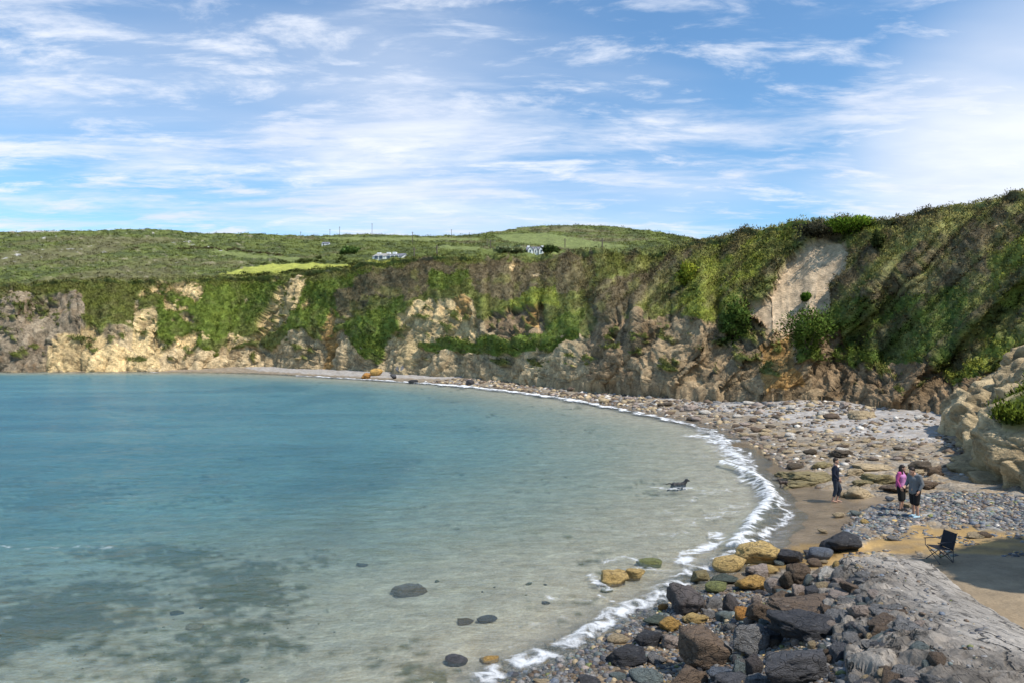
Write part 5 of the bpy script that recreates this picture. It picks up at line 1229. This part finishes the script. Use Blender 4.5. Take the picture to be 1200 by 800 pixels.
def white_house():
    b = landpt(627, 299); d = b.y; k = d / FP; W = 19.5 * k
    r = link('white_house', None, None, 'white two storey house with three front gables on the hillside', 'house'); r.location = b
    h, rz, D = 6.2 * k, 11.0 * k, 7.0
    gable_wall(-W / 2, W / 2, 1, D, h, rz, 'x', WALLW, r); rf = gable_roof(-W / 2, W / 2, 1, D, h, rz, 'x', SLATE, r)
    for cx, ww, hh, m in ((-W * .33, W * .30, 9.2 * k, WALLW), (W * .33, W * .30, 9.2 * k, WALLW), (0, W * .24, 9.8 * k, GLASS)):
        gable_wall(cx - ww / 2, cx + ww / 2, -.6 if m is WALLW else .3, 4, h * .95, hh, 'y', WALLW, r, 'front_gable'); gable_roof(cx - ww / 2, cx + ww / 2, -.6 if m is WALLW else .3, 4, h * .95, hh, 'y', SLATE, r, .18, .15)
        y0 = -.62 if m is WALLW else .28
        win(r, cx, y0, 2.6 * k, ww * .42, 3.4 * k)
        if m is GLASS: win(r, cx, y0, 6.6 * k, ww * .3, 1.5 * k)
    for s in (-1, 1): boxp('chimney', s * W * .42 - .35, s * W * .42 + .35, 3.6, 4.4, rz - .6, rz + .5, WALLW, rf)
def cottage():
    b = landpt(454, 305); k = b.y / FP; r = link('cottage', None, None, 'long low white cottage with slate roof and chimneys behind the field', 'cottage'); r.location = b
    r.rotation_euler = (0, 0, math.radians(-14))
    x0, x1, x2 = -18 * k, -2 * k, 18 * k
    gable_wall(x0, x1, 0, 6, 5.0 * k, 9.0 * k, 'x', WALLW, r); rf = gable_roof(x0, x1, 0, 6, 5.0 * k, 9.0 * k, 'x', STONEW, r, .1)
    gable_wall(x1 + .02, x2, 0.4, 6.4, 4.4 * k, 8.6 * k, 'x', WALLW, r, 'long_wall'); rf2 = gable_roof(x1 + .3, x2, 0.4, 6.4, 4.4 * k, 8.4 * k, 'x', SLATE, r, .1)
    for cx, f_ in ((x0 + 3.2 * k, rf), (x1 - .6 * k, rf), (x1 + 7 * k, rf2)): boxp('chimney', cx - .5, cx + .5, 2.5, 3.5, 8.2 * k, 10.8 * k, WALLW, f_)
    for cx in (x0 + 5 * k, x0 + 11 * k): win(r, cx, 0, 1.4 * k, 1.2, 1.1)
    for cx in (x1 + 4 * k, x1 + 9 * k, x1 + 14 * k): win(r, cx, .4, 1.2 * k, 1.1, 1.1)
    boxp('door', x1 + 6.0 * k, x1 + 7.6 * k, .30, .42, -.5, 3.6 * k, STONEW, r)
white_house(); cottage()
def far_house(px, py, wpx, label, drop=0):
    b = landpt(px, py); k = b.y / FP; r = link('far_house', None, None, label, 'house'); r.location = b - Vector((0, 0, drop)); W = wpx * k
    gable_wall(-W / 2, W / 2, 0, 5, 2.2 * k, 4.2 * k, 'x', WALLW, r); gable_roof(-W / 2, W / 2, 0, 5, 2.2 * k, 4.2 * k, 'x', SLATE, r, .15); win(r, -W * .2, 0, .6 * k, 1, 1)
far_house(765, 299.5, 8, 'low grey roofed house showing just above the cliff edge', 1.2); far_house(380, 287.5, 8, 'tiny pale house alone in the scrub above the field')
POLES = [(352, 280, 8), (387, 279, 10), (398.5, 278, 12), (436, 277, 15), (483.5, 286, 14), (529, 279, 10), (486.5, 303, 13), (513, 301, 13), (571, 289, 9), (574, 293, 12), (663, 291, 11), (705, 296, 16)]
for n, (px, py, h) in enumerate(POLES):
    b = landpt(px, py); k = b.y / FP; hh = h * k
    r = link('utility_pole', None, None, 'thin wooden utility pole with a short crossarm on the land above the cliffs', 'pole', 'utility poles on the hillside'); r.location = b
    tube('post', [(0, 0, -1), (0, 0, hh)], .16, WOOD, r, 8); tube('crossarm', [(-.7, 0, hh - .5), (.7, 0, hh - .5)], .07, WOOD, r, 6)

def bush(px, py, w, h, colr, label, on_cliff=True, name='bush', depth=None):
    """rounded shrub of many leaf faces on a forked stem"""
    if on_cliff:
        P, R = LAND[0], LAND[1]; qx, qy = proj(P.reshape(-1, 3)); k = np.argmin((qx - px) ** 2 + (qy - py) ** 2 + 1e6 * ((R.ravel() < 0) | (R.ravel() > 2.1))); b = Vector(P.reshape(-1, 3)[k])
    else: b = landpt(px, py)
    s = b.y / FP; W, Hh = w * s, h * s
    r = link(name, None, None, label, 'bush'); r.location = b
    n = int(1500 + w * 45); u = RNG.normal(size=(n, 3)); u /= np.linalg.norm(u, axis=1)[:, None]
    rad = RNG.uniform(.25, 1, n) ** .5 * (1 + .75 * fbm(u * 1.5 + px, 3)); c = u * rad[:, None] * np.array([W / 2, W * .4, Hh / 2]) + np.array([0, 0, Hh * .45])
    d = u + RNG.normal(size=(n, 3)) * .6 + np.array([0, 0, .4]); d /= np.linalg.norm(d, axis=1)[:, None]; sd = np.cross(d, RNG.normal(size=(n, 3))); sd /= np.linalg.norm(sd, axis=1)[:, None]
    l = 2.6 * s * RNG.uniform(.6, 1.3, (n, 1)); v = np.stack([c - sd * l * .32, c + sd * l * .32, c + d * l], 1).reshape(-1, 3)
    cc = np.repeat((1.45 if on_cliff else 2.2) * np.array(colr) * RNG.uniform(.65, 1.4, (n, 1)), 3, axis=0)
    link('crown', npmesh('crown', v, np.arange(3 * n).reshape(-1, 3), M_VEG, None, False, cc, np.repeat(u + RNG.normal(size=(n, 3)) * .4, 3, axis=0)), r)
    bm = bmesh.new()
    for a in range(4):
        e = Vector((math.cos(a * 1.7) * W * .25, math.sin(a * 1.7) * W * .2, Hh * .40)); bmesh.ops.create_cone(bm, segments=6, radius1=W * .016, radius2=W * .006, depth=e.length + .3, cap_ends=True, matrix=Matrix.Translation(e / 2 - Vector((0, 0, .15))) @ e.to_track_quat('Z', 'Y').to_matrix().to_4x4())
    me = bpy.data.meshes.new('stem'); bm.to_mesh(me); bm.free(); me.materials.append(WOOD); link('stem', me, r)
bush(806, 334, 20, 26, (0.24, 0.27, 0.035), 'bright yellow green bush high on the cliff slope')
bush(864, 396, 34, 46, (0.075, 0.12, 0.026), 'dark ivy like bush hanging on the rock face beside the pale scree')
bush(945, 352, 9, 9, (0.09, 0.17, 0.025), 'small round green shrub growing on the pale scree')
bush(948, 408, 50, 46, (0.085, 0.135, 0.026), 'large leafy green bush at the lower end of the scree')
bush(1002, 272, 48, 18, (0.12, 0.19, 0.022), 'broad green bush on the cliff brink against the sky')
bush(960, 277, 40, 16, (0.085, 0.08, 0.05), 'brown heathery bush overhanging the top of the scree')
bush(1028, 292, 12, 20, (0.06, 0.075, 0.025), 'narrow dark bush in the cleft beside the brink')
bush(645, 298, 16, 9, (0.04, 0.06, 0.018), 'dark bush beside the white two storey house', False)
bush(410, 298, 20, 8, (0.07, 0.11, 0.03), 'round green bush beside the long cottage', False)
bush(600, 297, 34, 6, (0.16, 0.18, 0.09), 'pale flowering hedge bush beside the white house', False)

def hedge(pts, hpx, colr, label):
    """a bank of leaves along a line on the land"""
    P3 = [landpt(*q) for q in pts]; base = []; sz = []
    for a, b in zip(P3[:-1], P3[1:]):
        n = int((b - a).length / (a.y / FP) * 5)
        for k in range(n):
            q = a.lerp(b, random.random()); g = landpt(CX + q.x / q.y * FP, HY - (q.z - CAMZ) / q.y * FP); base.append((q.x, q.y + random.uniform(-1, 1), g.z)); sz.append(q.y / FP * hpx * random.uniform(.5, 1))
    o = Vector(base[0]); base = np.array(base) - np.array(o); sz = np.array(sz); k = 8; rp = np.repeat(np.arange(len(base)), k); m = len(rp)
    c = base[rp] + np.abs(RNG.normal(size=(m, 3))) * np.array([1, 1, .5]) * RNG.choice([-1, 1], (m, 3)) * np.array([1, 1, 0]) * sz[rp][:, None] * .6; c[:, 2] += RNG.uniform(-.1, .8, m) * sz[rp]
    d = RNG.normal(size=(m, 3)); d /= np.linalg.norm(d, axis=1)[:, None]; e = np.cross(d, RNG.normal(size=(m, 3))); e /= np.linalg.norm(e, axis=1)[:, None]; l = sz[rp][:, None] * .5
    v = np.stack([c - e * l * .4, c + e * l * .4, c + d * l], 1).reshape(-1, 3); nn = RNG.normal(size=(m, 3)) * .5 + np.array([0, -.4, 1])
    h = link('hedge', npmesh('hedge', v, np.arange(3 * m).reshape(-1, 3), M_VEG, None, False, np.repeat(np.array(colr) * RNG.uniform(.7, 1.3, (m, 1)), 3, axis=0), np.repeat(nn, 3, axis=0)), None, label, 'hedge'); h.location = o
hedge([(262, 326), (330, 321), (400, 319), (430, 315)], 2.6, (0.075, 0.095, 0.03), 'hedge along the lower edge of the yellow green field')
hedge([(290, 311), (350, 307.5), (425, 308.5)], 2.2, (0.08, 0.10, 0.032), 'hedge along the upper edge of the yellow green field')
hedge([(150, 294), (220, 292), (290, 295), (330, 300)], 2.0, (0.10, 0.085, 0.045), 'brown bracken hedge crossing the hillside scrub')
